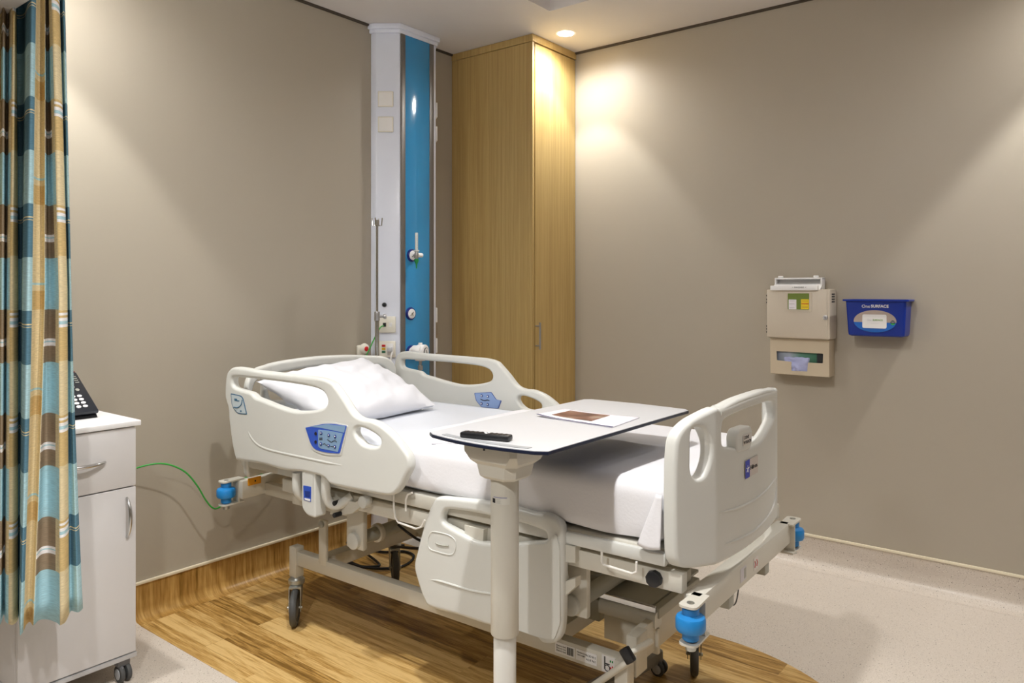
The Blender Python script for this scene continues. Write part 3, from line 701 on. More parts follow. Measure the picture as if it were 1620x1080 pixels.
# release knob block in the opening
cb = fs(1177, 694)
blk = rpoly([(cb[0]-.055, cb[1]-.032), (cb[0]+.045, cb[1]-.036), (cb[0]+.06, cb[1]+.01), (cb[0]+.045, cb[1]+.034), (cb[0]-.045, cb[1]+.034), (cb[0]-.06, cb[1]+.012)], .016)
m = MB(); m.plate(blk, [], .034, .006, lambda u, v, w: fold(u, v, -w-.006, FY, 1)); kb = bp('handle_block', m, SHELL, fbd, wn=True)
def lab(px, py, w, h, body, size, mt=WHITE, name='sticker', tm=INK, par=None, off=.002):
    c_ = fs(px, py); p = V(fold(c_[0], c_[1], -.019-off, FY, 1)); Mx = basis(p, V(fold(c_[0]+.01, c_[1], 0, FY, 1))-V(fold(c_[0]-.01, c_[1], 0, FY, 1)), (0, 0, 1))
    m = MB(); m.box((-w/2, -h/2, 0), (w/2, h/2, .0006), M=Mx); st = bp(name, m, mt, par or fbd, smooth=False)
    return st, Mx
def btext(name, body, size, M, m, parent, **k): return text(name, body, size, M, m, parent, world=False, **k)
st, Mx = lab(1180, 694, .062, .030, '', 0, mat('label_pale', '#d9d4cf', .4), off=.0045, par=kb)
btext('lettering', 'CONT', .0135, Mx @ Matrix.Translation((-.008, .0065, .0008)), INK, kb); btext('lettering', 'W ROOM', .0135, Mx @ Matrix.Translation((0, -.0075, .0008)), INK, kb)
st, Mx = lab(1188, 738, .105, .052, '', 0, mat('label_warm', '#cfc6c0', .4))
m = MB(); m.box((-.0525, -.026, .0006), (-.018, .026, .0012), M=Mx); bp('blue_field', m, mat('logo_blue', '#2c40b8', .4), fbd, smooth=False)
btext('lettering', 'Hillrom.', .0185, Mx @ Matrix.Translation((.0175, -.001, .0008)), INK, fbd)
for a in (.4, 1.6, 2.7, 3.9, 5.2):
    m = MB(); m.tube([Mx @ V((-.035, 0, .0014)), Mx @ V((-.035+.011*math.cos(a), .011*math.sin(a), .0014))], .0013, 5); bp('logo_mark', m, WHITE, fbd)
# headboard
XS = 0
HYY = 1.035
L_ = [(0, 1.085), (-.18, 1.08), (-.30, 1.07), (-.36, 1.065), (-.41, 1.05), (-.445, 1.01), (-.452, .95), (-.455, .80), (-.452, .66), (-.443, .62), (-.40, .605), (-.2, .60), (0, .60)]
OUTH = cr(L_+[(-x, z) for x, z in L_[1:-1]][::-1], 5)
hh2 = [(0, 1.035), (-.15, 1.032), (-.25, 1.02), (-.29, .995), (-.285, .95), (-.25, .91), (-.12, .90), (0, .895)]; hh2 = hh2+[(-x, z) for x, z in hh2[1:-1]][::-1]
hn2 = [(-.335, 1.02), (-.375, 1.012), (-.405, .985), (-.415, .94), (-.41, .88), (-.385, .86), (-.35, .88), (-.33, .92), (-.325, .98)]
m = MB(); m.plate(OUTH, [cr(hh2, 5), cr(hn2, 5), cr(mir(hn2), 5)], .036, .014, lambda u, v, w: fold(u, v, -w, HYY, -1), cuts); bp('headboard', m, SHELL, wn=True)
# --- frames
RX = .285
m = MB()
for s in (-1, 1): m.box((s*RX-.02, -.80, .242), (s*RX+.02, .76, .300), .004)
bf = bp('base_frame', m, FRAME)
m = MB(); m.box((-RX+.02, .60, .245), (RX-.02, .66, .298), .003); bp('cross_member', m, FRAME)
m = MB(); m.box((-.24, -.80, .262), (RX-.02, -.772, .362), .004); m.box((-.30, -.825, .255), (-.228, -.79, .375), .004); bp('cross_member', m, FRAME)
m = MB(); m.box((-RX+.02, -.52, .245), (RX-.02, -.47, .298), .003); bp('cross_member', m, FRAME)
def caster(x, y, ang, brake=False):
    """thing-level part: stem post, fork, wheel"""
    M = Matrix.Translation((x, y, 0)); Rr = M @ Matrix.Rotation(ang, 4, 'Z')
    m = MB(); m.box((-.022, -.022, .19), (.022, .022, .318), .004, M=M); post = bp('corner_post', m, FRAME)
    m = MB(); m.lathe([(.030, .158), (.034, .163), (.034, .178), (.028, .183), (.026, .192)], M, 28); sw = bp('castor', m, ZINC)
    m = MB()
    for s_ in (-1, 1):
        pr = [(.028, .158), (-.032, .158), (-.042, .06), (-.03, .055), (.018, .12)]
        m.extrude_face([Rr @ V((s_*.022, a-.012, b)) for a, b in pr], Rr.to_3x3() @ V((s_*.003, 0, 0)))
    m.box((-.025, -.045, .150), (.025, .018, .160), .002, M=Rr); m.cyl(Rr @ V((-.03, -.045, .075)), Rr @ V((.03, -.045, .075)), .006, 12)
    bp('fork', m, ZINC, sw)
    m = MB(); c_ = Rr @ V((0, -.045, .075)); Mw = Rr @ Matrix.Translation((0, -.045, .075)) @ Matrix.Rotation(PI/2, 4, 'Y')
    m.lathe([(.052, -.010), (.058, -.015), (.069, -.013), (.0745, -.006), (.075, 0), (.0745, .006), (.069, .013), (.058, .015), (.052, .010)], Mw, 40); wh = bp('wheel', m, RUBBER, sw)
    m = MB(); m.lathe([(.014, -.015), (.052, -.008), (.052, .008), (.014, .015)], Mw, 32); bp('hub', m, mat('hub_dark', '#6c6e70', .45), sw)
a0 = math.radians(0)
caster(-RX-.005, .775, math.radians(-46)); caster(RX-.005, .775, math.radians(-38)); caster(RX-.03, -.77, math.radians(114)); caster(-RX-.045, -.80, math.radians(20))
# upper frame
m = MB()
for s in (-1, 1): m.box((s*.40-.018, -1.02, .588), (s*.40+.018, .70, .640), .004); m.box((s*.27-.018, .40, .497), (s*.27+.018, 1.0, .548), .004); m.box((s*.27-.018, .60, .54), (s*.40, .66, .60), .003)
for y in (-.55, .1): m.box((-.382, y, .58), (.382, y+.05, .63), .003)
bp('upper_frame', m, FRAME)
m = MB(); m.box((-.40, -1.065, .512), (.40, -1.015, .585), .006); fb_ = bp('foot_cross_beam', m, FRAME)
m = MB(); m.box((-.40, 1.0, .50), (.40, 1.045, .578), .006); bp('head_cross_beam', m, FRAME)
# bumpers in brackets
def bumper(x, y, s, sy):
    z0 = .533; M = Matrix.Translation((x, y, z0))
    m = MB(); m.lathe([(.016, -.045), (.022, -.040), (.022, -.024), (.036, -.018), (.039, -.012), (.039, .012), (.036, .018), (.022, .024), (.022, .040), (.016, .045)], M, 32); b_ = bp('bumper_roller', m, BUMP)
    m = MB(); ex = .028
    for z in (-.052, .046):
        pts = rpoly([(x+s*.028, y-.026), (x+s*.028, y+.026), (x-s*.075, y+.022), (x-s*.075, y-.022)], [.02, .02, .002, .002]); m.prism(pts, z0+z, z0+z+.006)
    m.box((min(x-s*.045, x-s*.051), y-.022, z0-.05), (max(x-s*.045, x-s*.051), y+.022, z0+.05), .001)
    bp('bumper_bracket', m, FRAME, b_)
    m = MB(); m.cyl((x, y, z0-.07), (x, y, z0-.052), .014, 20, .002); m.cyl((x, y, z0+.052), (x, y, z0+.0535), .010, 16); bp('bolt', m, ZINC, b_)
for s in (-1, 1): bumper(s*.448, -1.057, s, -1); bumper(s*.448, 1.045, s, 1)
# mattress deck
m = MB()
dk = rpoly([(-.425, -1.0), (.425, -1.0), (.425, 1.0), (-.425, 1.0)], [.09, .09, .05, .05], 8)
m.prism(dk, .652, .700, bev=.008); bp('deck', m, FRAME)
for s in (-1, 1):
    m = MB(); m.box((s*.435-.006, .05, .660), (s*.435+.006, .70, .694), .004); dr_ = bp('deck_rail', m, SHELL)
    for y in (.55, .18):
        m = MB(); m.cyl((s*.43, y, .640), (s*.462, y, .640), .022, 24, .003); bp('pivot_cap', m, SHELL, dr_)
    m = MB(); m.box((s*.425-.012, -.98, .655), (s*.425+.012, -.45, .693), .008); bp('deck_rail', m, SHELL)
# lifting legs
for s in (-1, 1):
    for y0_, y1_, pv in ((.29, .385, .335), (-.69, -.605, -.635)):
        m = MB(); m.box((s*.345-.012, y0_, .412), (s*.345+.012, y1_, .60), .006); lg = bp('lift_plate', m, FRAME)
        m = MB(); m.cyl((s*.34, pv, .445), (s*.372, pv, .445), .032, 28, .004); bp('pivot_cap', m, SHELL, lg)
    m = MB(); m.box((s*.30-.008, .565, .28), (s*.30+.008, .612, .465), .006); lk = bp('head_link', m, FRAME)
    m = MB(); m.cyl((s*.305, .588, .448), (s*.316, .588, .448), .014, 18, .002); bp('bolt', m, ZINC, lk)
m = MB(); m.cyl((-.335, .335, .445), (.335, .335, .445), .026, 24); cb_ = bp('torque_tube', m, FRAMED)
m = MB(); m.cyl((-.25, .335, .445), (-.23, .335, .445), .036, 24, .002); m.cyl((-.02, .335, .445), (.05, .335, .445), .045, 24, .004); bp('tube_collar', m, FRAME, cb_)
m = MB(); m.cyl((-.335, -.635, .445), (.335, -.635, .445), .026, 24); bp('torque_tube', m, FRAMED)
for y in (.335, -.635):
    m = MB(); m.extrude_face([V((-.05, y-.03, .46)), V((-.05, y+.03, .42)), V((-.05, y-.42*(1 if y > 0 else -1), .285)), V((-.05, y-.42*(1 if y > 0 else -1), .32))], (.10, 0, 0)); bp('lift_arm', m, FRAMED)
m = MB(); m.box((-.04, -.35, .44), (.04, .15, .52), .012); bp('actuator_motor', m, mat('motor_grey', '#8b8b84', .5))
m = MB(); m.box((.20, -.2, .40), (.30, .15, .55), .01); bp('control_box', m, mat('motor_grey', '#8b8b84', .5))
# foot end: drive cover, shelf panel and uprights seen under the footboard
m = MB(); m.box((-.12, -.78, .385), (.27, -.42, .396), .003); bp('drive_shelf', m, FRAMED)
YZX = Matrix(((0, 0, 1, 0), (1, 0, 0, 0), (0, 1, 0, 0), (0, 0, 0, 1)))
m = MB(); m.extrude_face([V((x, -.603, z)) for x, z in rpoly([(-.140, .335), (-.140, .372), (-.128, .384), (-.09, .384), (-.09, .335)], .008, 3)], (0, -.203, 0)); bp('drive_cover', m, SHELL)
m = MB(); m.box((-.128, -.812, .252), (-.112, -.617, .334), .004); bp('drive_skirt', m, FRAME)
m = MB(); m.box((-.128, -.60, .30), (-.08, -.33, .372), .004); bp('side_channel', m, FRAMED)
m = MB(); m.tube([(-.130, -.59, .402), (-.130, -.804, .402)], .0035, 8); m.box((-.131, -.804, .384), (-.127, -.59, .402)); bp('chrome_edge', m, CHROME)
m = MB(); m.box((-.12, -.812, .362), (.20, -.785, .395), .003); bp('end_plate', m, FRAMED)
m = MB(); m.box((.12, -.80, .395), (.16, -.40, .44), .006); bp('drive_beam', m, FRAMED)
for s in (-1, 1):
    m = MB(); m.box((s*.16-.02, -1.06, .475), (s*.16+.02, -1.02, .512), .004); bp('foot_peg', m, FRAMED, fb_)
# knobs, pedal
q = bed(1035, 915, 0, -.425)
m = MB(); m.lathe([(.012, -.012), (.022, -.010), (.0235, 0), (.022, .010), (.012, .013)], basis(q, (0, 0, 1), (0, 1, 0)), 9); bp('lock_knob', m, BLACK)
q = bed(993, 1036, 0, -.36)
m = MB(); m.box((-.010, -.022, -.016), (.010, .022, .016), .005, M=Matrix.Translation(q) @ Matrix.Rotation(.9, 4, 'X')); bp('brake_pedal', m, BLACK)
m = MB(); m.tube([q+V((0.005, 0, 0)), q+V((.09, -.03, .015))], .010, 12); m.tube([V((-.355, -.835, .335)), V((-.36, -.81, .312)), V((-.36, -.70, .212))], .010, 12); bp('pedal_lever', m, FRAME)
# stickers on the base rail
def railsticker(px0, px1, py, h, mt, name='rating_label'):
    a = bed(px0, py, 0, -RX-.0205); b_ = bed(px1, py+ (px1-px0)*.33, 0, -RX-.0205); zc_ = .271
    y0, y1 = b_.y, a.y
    m = MB(); m.box((-RX-.0212, y0, zc_-h/2), (-RX-.0195, y1, zc_+h/2), .0002); return bp(name, m, mt, bf, smooth=False), y0, y1, zc_
LAB = mat('label_white', '#e9e9ea', .4)
def ry(px): return bed(px, 1030, 0, -RX-.0212).y
for px0, px1, kind in ((878, 909, 0), (911, 944, 1), (952, 975, 2)):
    y1, y0 = ry(px0), ry(px1); h = .034 if kind < 2 else .05; zc_ = .271
    m = MB(); m.box((-RX-.0212, y0, zc_-h/2), (-RX-.0195, y1, zc_+h/2)); st = bp('rating_label', m, LAB, bf, smooth=False)
    X0 = -RX-.0213
    Mx = basis((X0, (y0+y1)/2, zc_), (0, -1, 0), (0, 0, 1))
    w = y1-y0
    if kind == 0:
        for i in range(9):
            a = w*.12+i*w*.038
            m = MB(); m.box((a, -.012, 0), (a+w*(.02 if i % 3 else .03), .012, .0004), M=Mx); bp('barcode_bar', m, INK, st, smooth=False)
        for i in range(3): btext('lettering', 'Electric bed', .0075, Mx @ Matrix.Translation((-w*.18, .008-i*.008, .0002)), INK, st, depth=.0002)
    elif kind == 1:
        btext('lettering', 'Manufactured', .006, Mx @ Matrix.Translation((-w*.22, .008, .0002)), INK, st, depth=.0002)
        btext('lettering', 'Bed weight', .006, Mx @ Matrix.Translation((-w*.24, 0, .0002)), INK, st, depth=.0002)
        btext('lettering', 'ACID 812', .0085, Mx @ Matrix.Translation((w*.22, .006, .0002)), INK, st, depth=.0002)
        btext('lettering', 'AC/E 962', .0085, Mx @ Matrix.Translation((w*.22, -.006, .0002)), INK, st, depth=.0002)
    else:
        m = MB(); m.box((-w*.33, -.016, 0), (-w*.25, .022, .0005), M=Mx); m.box((-w*.33, .0, 0), (w*.05, .003, .0005), M=Mx); bp('letter_stroke', m, INK, st, smooth=False)
        ring = [Mx @ V((-.006+.009*math.cos(a), -.011+.009*math.sin(a), .0003)) for a in [2*PI*i/20 for i in range(20)]]
        m = MB(); m.tube(ring, .0014, 6, closed=True); bp('letter_stroke', m, INK, st)
        for (u, v, mm_) in ((.005, .012, GREEN), (.012, .012, GREEN), (.006, -.008, RED), (.012, -.004, RED)):
            m = MB(); m.box((u-.002, v-.003, 0), (u+.002, v+.003, .0005), M=Mx); bp('symbol', m, mm_, st, smooth=False)
# stickers on foot beam
for (px, w, mt_) in ((1176, .05, mat('label_lilac', '#c9c6cc', .4)), (1196, .04, mat('label_pale', '#d9d4cf', .4))):
    q = bed(px, 900, 1, -1.0655); Mx = basis((q.x, -1.0655, .55), (1, 0, 0), (0, 0, 1))
    m = MB(); m.box((-w/2, -.02, 0), (w/2, .02, .0006), M=Mx); st = bp('warning_label', m, mt_, fb_, smooth=False)
    if w < .045:
        for u in (-.01, .008): m = MB(); m.tube([Mx @ V((u-.004, -.01, .001)), Mx @ V((u+.004, 0, .001)), Mx @ V((u-.004, .01, .001))], .0014, 5); bp('symbol', m, RED, st)
    else:
        m = MB(); m.box((.005, -.015, .0006), (.022, .015, .001), M=Mx); bp('symbol', m, FRAMED, st, smooth=False)
# side-rail mechanism: tilt gauge box and curved arms
q0 = bed(489, 783, 0, -.50)
def gx(x, y): p = bed(450+x/7.2, 750+y/7.2, 0, -.50); return (p.y, p.z)
gb = rpoly([gx(190, -40), gx(340, -30), gx(348, 505), gx(250, 470), gx(190, 380)], [.005, .005, .012, .03, .02])
m = MB(); m.plate(gb, [], .055, .008, lambda u, v, w: (-.4725+w, u, v)); g_ = bp('tilt_gauge', m, SHELL, wn=True)
gw = rpoly([gx(216, 125), gx(306, 142), gx(303, 315), gx(222, 292)], .004)
m = MB(); m.extrude_face([V((-.4995, *p)) for p in gw], (-.0015, 0, 0)); bp('gauge_window', m, CBLUE, g_)
gw = rpoly([gx(235, 185), gx(295, 195), gx(293, 265), gx(240, 250)], .002)
m = MB(); m.extrude_face([V((-.501, *p)) for p in gw], (-.0008, 0, 0)); bp('gauge_dial', m, BUTN, g_)
gw = [gx(232, 268), gx(298, 282), gx(296, 306), gx(234, 288)]
m = MB(); m.extrude_face([V((-.501, *p)) for p in gw], (-.0008, 0, 0)); bp('gauge_scale', m, WHITE, g_)
for pl in ([(472,0,-.475),(472,150,-.475),(478,240,-.47),(505,310,-.46),(555,350,-.45),(620,350,-.44),(700,300,-.425),(780,240,-.41)], [(140,-20,-.475),(140,130,-.475),(150,190,-.47),(190,240,-.455),(260,280,-.43)]):
    P = []
    for a_, b_, x_ in pl: t_ = bed(450+a_/7.2, 750+b_/7.2, 0, x_); P.append(t_)
    m = MB(); m.tube(cr(P, 5, False), .0175, 14); bp('rail_arm', m, SHELL)
m = MB(); m.extrude_face([V((-.43, *gx(*p))) for p in ((360,300),(470,340),(640,370),(760,300),(720,400),(600,500),(460,520),(350,505))], (.03, 0, 0)); mm_ = bp('latch_mechanism', m, FRAME)
for p in ((468, 360), (470, 498)):
    c_ = gx(*p); m = MB(); m.cyl((-.462, *c_), (-.43, *c_), .009, 12, .001); bp('mechanism_bolt', m, BLACK, mm_)
for s in (-1, 1):      # foot-rail brackets
    m = MB(); m.extrude_face([V((s*.41, *p)) for p in ((-.70, .655), (-.62, .655), (-.62, .53), (-.655, .495), (-.70, .54), (-.70, .565), (-.66, .545), (-.65, .60), (-.70, .61))], (s*.03, 0, 0)); bp('rail_bracket', m, FRAME)
    m = MB(); m.extrude_face([V((s*.41, *p)) for p in ((-.36, .64), (-.28, .64), (-.29, .52), (-.35, .50))], (s*.03, 0, 0)); bp('rail_bracket', m, FRAME)
# accessory hooks (bent white wire)
def wire(pts, par=None): m = MB(); m.tube([V(p) for p in pts], .0035, 8); bp('accessory_hook', m, mat('wire_white', '#eceae4', .35))
def wx_(px, py): p = bed(px, py, 0, -.452); return V((-.452, p.y, p.z))
wire([wx_(623, 782), wx_(623, 800), wx_(625, 818), wx_(630, 826), wx_(658, 836), wx_(667, 833), wx_(672, 822)])
wire([wx_(642, 808), wx_(642, 790), wx_(645, 782), wx_(652, 779)])
wire([wx_(952, 872), wx_(952, 888), wx_(955, 893), wx_(1000, 907), wx_(1007, 904), wx_(1007, 888)])
# orange tag + head bracket
c_ = bed(403, 760, 1, .998); m = MB(); m.box((c_.x-.035, .994, c_.z-.016), (c_.x+.03, .999, c_.z+.016), .002); ot = bp('earth_tag', m, ORG)
m = MB(); m.cyl((c_.x, .9935, c_.z), (c_.x, .9945, c_.z), .004, 12); bp('tag_hole', m, INK, ot)
# --- mattress, sheet, pillow (bed space, then to world)
def wob(sc, amp, seed=0):
    def f(p, n):
        return p+n*(noise.noise(V((p.x*sc+seed, p.y*sc*.8, p.z*sc*1.3)))*amp+noise.noise(V((p.x*sc*3+seed, p.y*sc*2.4, p.z*sc*3)))*amp*.3)
    return f
def topw(name, m, mt, **k):                   # top level object built in bed space
    m.b.transform(BM); return mk(name, m, mt, None, **k)
m = MB(); m.rbox((-.412, -.965, .701), (.412, .985, .862), .035, .03, wob(3, .002)); 
tag(topw('mattress', m, MATT, ang=80), 'pale grey vinyl-covered mattress on the hospital bed', 'mattress')
def sheetdisp(p, n):
    side = 1 if p.z < .84 else 0
    q = p.copy()
    a = noise.noise(V((p.x*2.2, p.y*2.6, p.z*2+4)))*.006+noise.noise(V((p.x*7-p.y*3, p.y*9, p.z*4)))*.0035
    q += n*a
    if abs(n.z) < .5:
        h = (.86-p.z)/.16
        fold_ = noise.noise(V((p.x*4, p.y*6.5, p.z*1.2+9)))
        q += V((n.x, n.y, 0))*(.012*h*fold_+.004*h+.006*h*noise.noise(V((p.x*9, p.y*17+p.z*4, 2))))
    return q
def hem(p, n):
    q = sheetdisp(p, n)
    if p.z < .72: q.z += .018*noise.noise(V((p.x*3+2, p.y*4.5, 1)))+.012
    if p.z < .74 and p.x < -.2 and -.95 < p.y < -.62: q.z -= .012*math.sin((p.y+.95)/.33*PI)
    return q
m = MB(); m.rbox((-.426, -.982, .703), (.426, .118, .876), .042, .014, hem, faces='xXyZ')
# mitred corner fold at the near foot corner
sh_ = topw('bed_sheet', m, SHEET, ang=80); tag(sh_, 'white cotton sheet tucked over the foot half of the mattress', 'sheet')
m = MB(); P0 = [(-.437, -.80, .845), (-.443, -.86, .80), (-.445, -.90, .74), (-.442, -.93, .703)]
m.b.free()
def corner():
    m = MB(); g = {}
    for i in range(15):
        for j in range(15):
            u = i/14; v = j/14           # u toward the foot, v down
            y0 = -.955+.052*v; y1 = -.972
            y = y0*(1-u)+y1*u; z = .848-.142*v-.006*math.sin(u*PI)*v
            x = -.432-.012*v-.005*math.sin(min(1, u*2)*PI/2)+.002*noise.noise(V((y*30, z*12, 0)))
            g[i, j] = m.b.verts.new((x, y, z))
    for i in range(14):
        for j in range(14): m.b.faces.new((g[i, j], g[i+1, j], g[i+1, j+1], g[i, j+1]))
    return m
m = corner(); m.b.transform(BM); o = mk('corner_fold', m, SHEET, sh_, ang=80); sd = o.modifiers.new('t', 'SOLIDIFY'); sd.thickness = .004
# grey line along a crease in the sheet, its shade put in as colour
m = MB(); m.tube(cr([(-.405, -.105, .8745), (-.38, -.15, .876), (-.33, -.215, .8762), (-.25, -.27, .8765), (-.1, -.33, .876)], 6, False), .0018, 6); m.b.transform(BM); mk('crease_line', m, mat('crease_grey', '#9a98a2', .8), sh_)
# pillow
def pillow():
    m = MB(); nu, nv = 48, 40
    bn = V((1.83, 2.30, .895)); bf_ = V((2.42, 2.33, .885)); tf = V((2.47, 2.85, 1.05)); tn = V((1.83, 2.82, 1.01))
    g = {}
    for side in (1, -1):
        for i in range(nu+1):
            for j in range(nv+1):
                u = i/nu; v = j/nv; a = 2*u-1; b_ = 2*v-1
                # pinch toward the middles of the edges so the corners stand out
                pin = .05
                uu = u+pin*(-a)*(1-b_*b_)*.5*abs(a)**3; vv = v+pin*(-b_)*(1-a*a)*.5*abs(b_)**3
                p = bn*(1-uu)*(1-vv)+bf_*uu*(1-vv)+tf*uu*vv+tn*(1-uu)*vv
                n = (bf_-bn).cross(tn-bn).normalized()
                h = ((1-abs(a)**2.6)*(1-abs(b_)**2.6))**.55
                th = .080*h if side == 1 else .10*h
                th *= 1+.12*noise.noise(V((u*3, v*3, side)))
                wr = .013*noise.noise(V((u*4+4, v*9-u*6, side*3)))*min(1, 3*h)+.006*noise.noise(V((u*14-v*5, v*9, 5)))*min(1, 3*h)
                p = p+n*side*(th+wr)
                p.z = max(p.z, .868+.01*abs(a))
                key = (i, j, side) if 0 < i < nu and 0 < j < nv else (i, j, 0)
                if key not in g: g[key] = m.b.verts.new(p)
                g[(i, j, side)] = g[key]
        for i in range(nu):
            for j in range(nv):
                try: m.b.faces.new([g[(i, j, side)], g[(i+1, j, side)], g[(i+1, j+1, side)], g[(i, j+1, side)]])
                except ValueError: pass
    return m
tag(mk('pillow', pillow(), PILL, None, ang=80), 'white pillow propped against the headboard of the bed', 'pillow')
# ------------------------------------------------------------------ infusion pole
p = atY(596.5, 498, 2.985); root = tag(empty('infusion_pole', (p.x, p.y, .58)), 'chrome infusion pole with hooks rising from the bed head', 'drip stand')
m = MB(); m.tube([(p.x, p.y, .50), (p.x, p.y, p.z)], .011, 16); mk('lower_tube', m, CHROME, root)
m = MB(); m.tube([(p.x, p.y, p.z), (p.x, p.y, 1.75)], .006, 12); mk('upper_rod', m, CHROME, root)
m = MB(); m.cyl((p.x, p.y, p.z-.03), (p.x, p.y, p.z+.018), .014, 18, .002); m.cyl((p.x, p.y, p.z-.008), (p.x+.035, p.y-.02, p.z-.008), .007, 12, .001); m.cyl((p.x+.03, p.y-.017, p.z-.008), (p.x+.042, p.y-.025, p.z-.008), .013, 8, .002); mk('clamp', m, STEEL, root)
m = MB(); m.cyl((p.x, p.y, 1.735), (p.x, p.y, 1.765), .010, 14)
for a in range(4):
    d = V((math.cos(a*PI/2+.5), math.sin(a*PI/2+.5), 0)); m.tube([V((p.x, p.y, 1.75)), V((p.x, p.y, 1.735))+d*.014, V((p.x, p.y, 1.735))+d*.024, V((p.x, p.y, 1.775))+d*.028], .003, 8)
mk('hook_head', m, CHROME, root)
# ------------------------------------------------------------------ green cable
Y = lambda px, py, y: atY(px, py, y)
pp = [Y(216, 740, 3.12), Y(235, 735, 3.10), Y(255, 733, 3.08), Y(275, 737, 3.07), Y(295, 748, 3.06), Y(312, 768, 3.05), Y(325, 790, 3.05), Y(335, 802, 3.05), Y(343, 804, 3.05), Y(352, 797, 3.05), Y(362, 778, 3.04), Y(375, 764, 3.0), Y(390, 755, 2.98), Y(410, 750, 2.97), Y(432, 750, 2.97), V((2.1, 3.05, .62)), V((2.35, 3.1, .7)), V((2.55, 3.12, .95)), Y(575, 568, 3.1), Y(590, 540, 3.09), Y(601, 519, 3.09), onface(.35, 1.20, .02)]
m = MB(); m.tube(cr(pp, 8, False), .0035, 10); cg = mk('network_cable', m, CABG); tag(cg, 'green cable looping from behind the bedside cabinet to the bed head', 'cable')
# grey plug lead at column, red plug
pp = [onface(.75, 1.06, .05), onface(.7, 1.02, .06), onface(.72, .95, .05), onface(.7, .88, .04)]
m = MB(); m.tube(cr(pp, 6, False), .004, 8); tag(mk('power_lead', m, WHITE), 'white lead hanging from the lower socket of the service column', 'cable')
q = atY(603, 588, 3.02)
m = MB(); m.tube([q+V((0, 0, .035)), q+V((0, 0, -.03))], [.008, .011], 14); tag(mk('call_plug', m, RED), 'red plug hanging beside the headboard below the sockets', 'plug')
# black power cable coiled on the floor under the bed
Zf = lambda px, py, z=.008: atZ(px, py, z)
loop = [V((2.30, 2.20, .42)), V((2.28, 2.24, .25)), Zf(570, 865, .02)]
lp = [(553, 857, .05), (575, 872, .02), (600, 892, .012), (590, 896, .009), (570, 895, .009), (553, 886, .009), (560, 876, .009), (585, 871, .009), (612, 873, .011), (640, 872, .010), (655, 880, .009), (640, 894, .009), (610, 899, .011), (575, 897, .015), (545, 888, .013), (537, 880, .009), (545, 872, .009), (570, 866, .009), (605, 864, .009), (640, 862, .009)]
pts = [V((2.33, 2.15, .46)), V((2.33, 2.2, .30))]+[Zf(*a) for a in lp]
m = MB(); m.tube(cr(pts, 6, False), .0065, 8); tag(mk('power_cable', m, BLACK), 'black power cable coiled on the wood floor under the bed', 'cable')
m = MB(); P = [bed(630, 830, 0, -.2), bed(645, 842, 0, -.2), bed(665, 855, 0, -.15), bed(700, 868, 0, -.1)]
m.tube(cr([BM @ p for p in P], 5, False), .005, 8); tag(mk('motor_cable', m, BLACK), 'short black cable hanging below the bed frame behind the lowered rail', 'cable')
m = MB(); P = [bed(1152, 944, 1, -1.03), bed(1155, 952, 1, -1.03), bed(1160, 957, 1, -1.03), bed(1165, 950, 1, -1.03), bed(1169, 928, 1, -1.03)]
m.tube(cr([BM @ p for p in P], 5, False), .002, 6); tag(mk('motor_cable', m, BLACK), 'thin black cord dangling under the footboard beam', 'cable')
# ------------------------------------------------------------------ overbed table
TZ = 1.0; tx0, tx1, ty0, ty1 = 1.503, 2.335, 1.075, 1.487
root = tag(empty('overbed_table', (1.575, 1.285, 0)), 'grey overbed table on a single white column reaching over the bed', 'table')
def edge(n=14):
    out = []
    for i in range(n+1):
        t = i/n; out.append((tx0-.028*math.sin(PI*t)**.9 if 0 else tx0-.03*(1-(2*t-1)**2), ty1+(ty0-ty1)*t))
    return out
pl = rpoly([(tx1, ty1)], 0) if 0 else None
ol = [(tx0+.012, ty1)]+edge()[1:-1]+[(tx0+.010, ty0)]+[(tx1-.02, ty0), (tx1, ty0+.02), (tx1+.012, (ty0+ty1)/2), (tx1, ty1-.02), (tx1-.02, ty1)]
m = MB(); m.prism(ol, TZ-.010, TZ-.0015, bev=.001); mk('table_edge', m, NAVY, root)
c_ = V(((tx0+tx1)/2, (ty0+ty1)/2)); ins = [(c_.x+(x-c_.x)*.996, c_.y+(y-c_.y)*.993) for x, y in ol]
m = MB(); m.prism(ins, TZ-.0016, TZ); top = mk('tabletop', m, TTOP, root, smooth=False)
m = MB(); ed = [(x+.016, y) for x, y in edge() if ty0+.04 < y < ty1-.035]; m.prism(ed+[(x+.020, y) for x, y in ed[::-1]], TZ-.0005, TZ+.0012)
mk('inlay_strip', m, TSTRIP, top, smooth=False)
m = MB(); m.prism([(x+.034 if 0 else x, y) for x, y in ed]+[(x+.016, y) for x, y in ed[::-1]], TZ-.0004, TZ+.0009); mk('grip_strip', m, TSTRIP, top, smooth=False)
px_, py_ = 1.585, 1.270; tcx, tcy = 1.600, 1.283
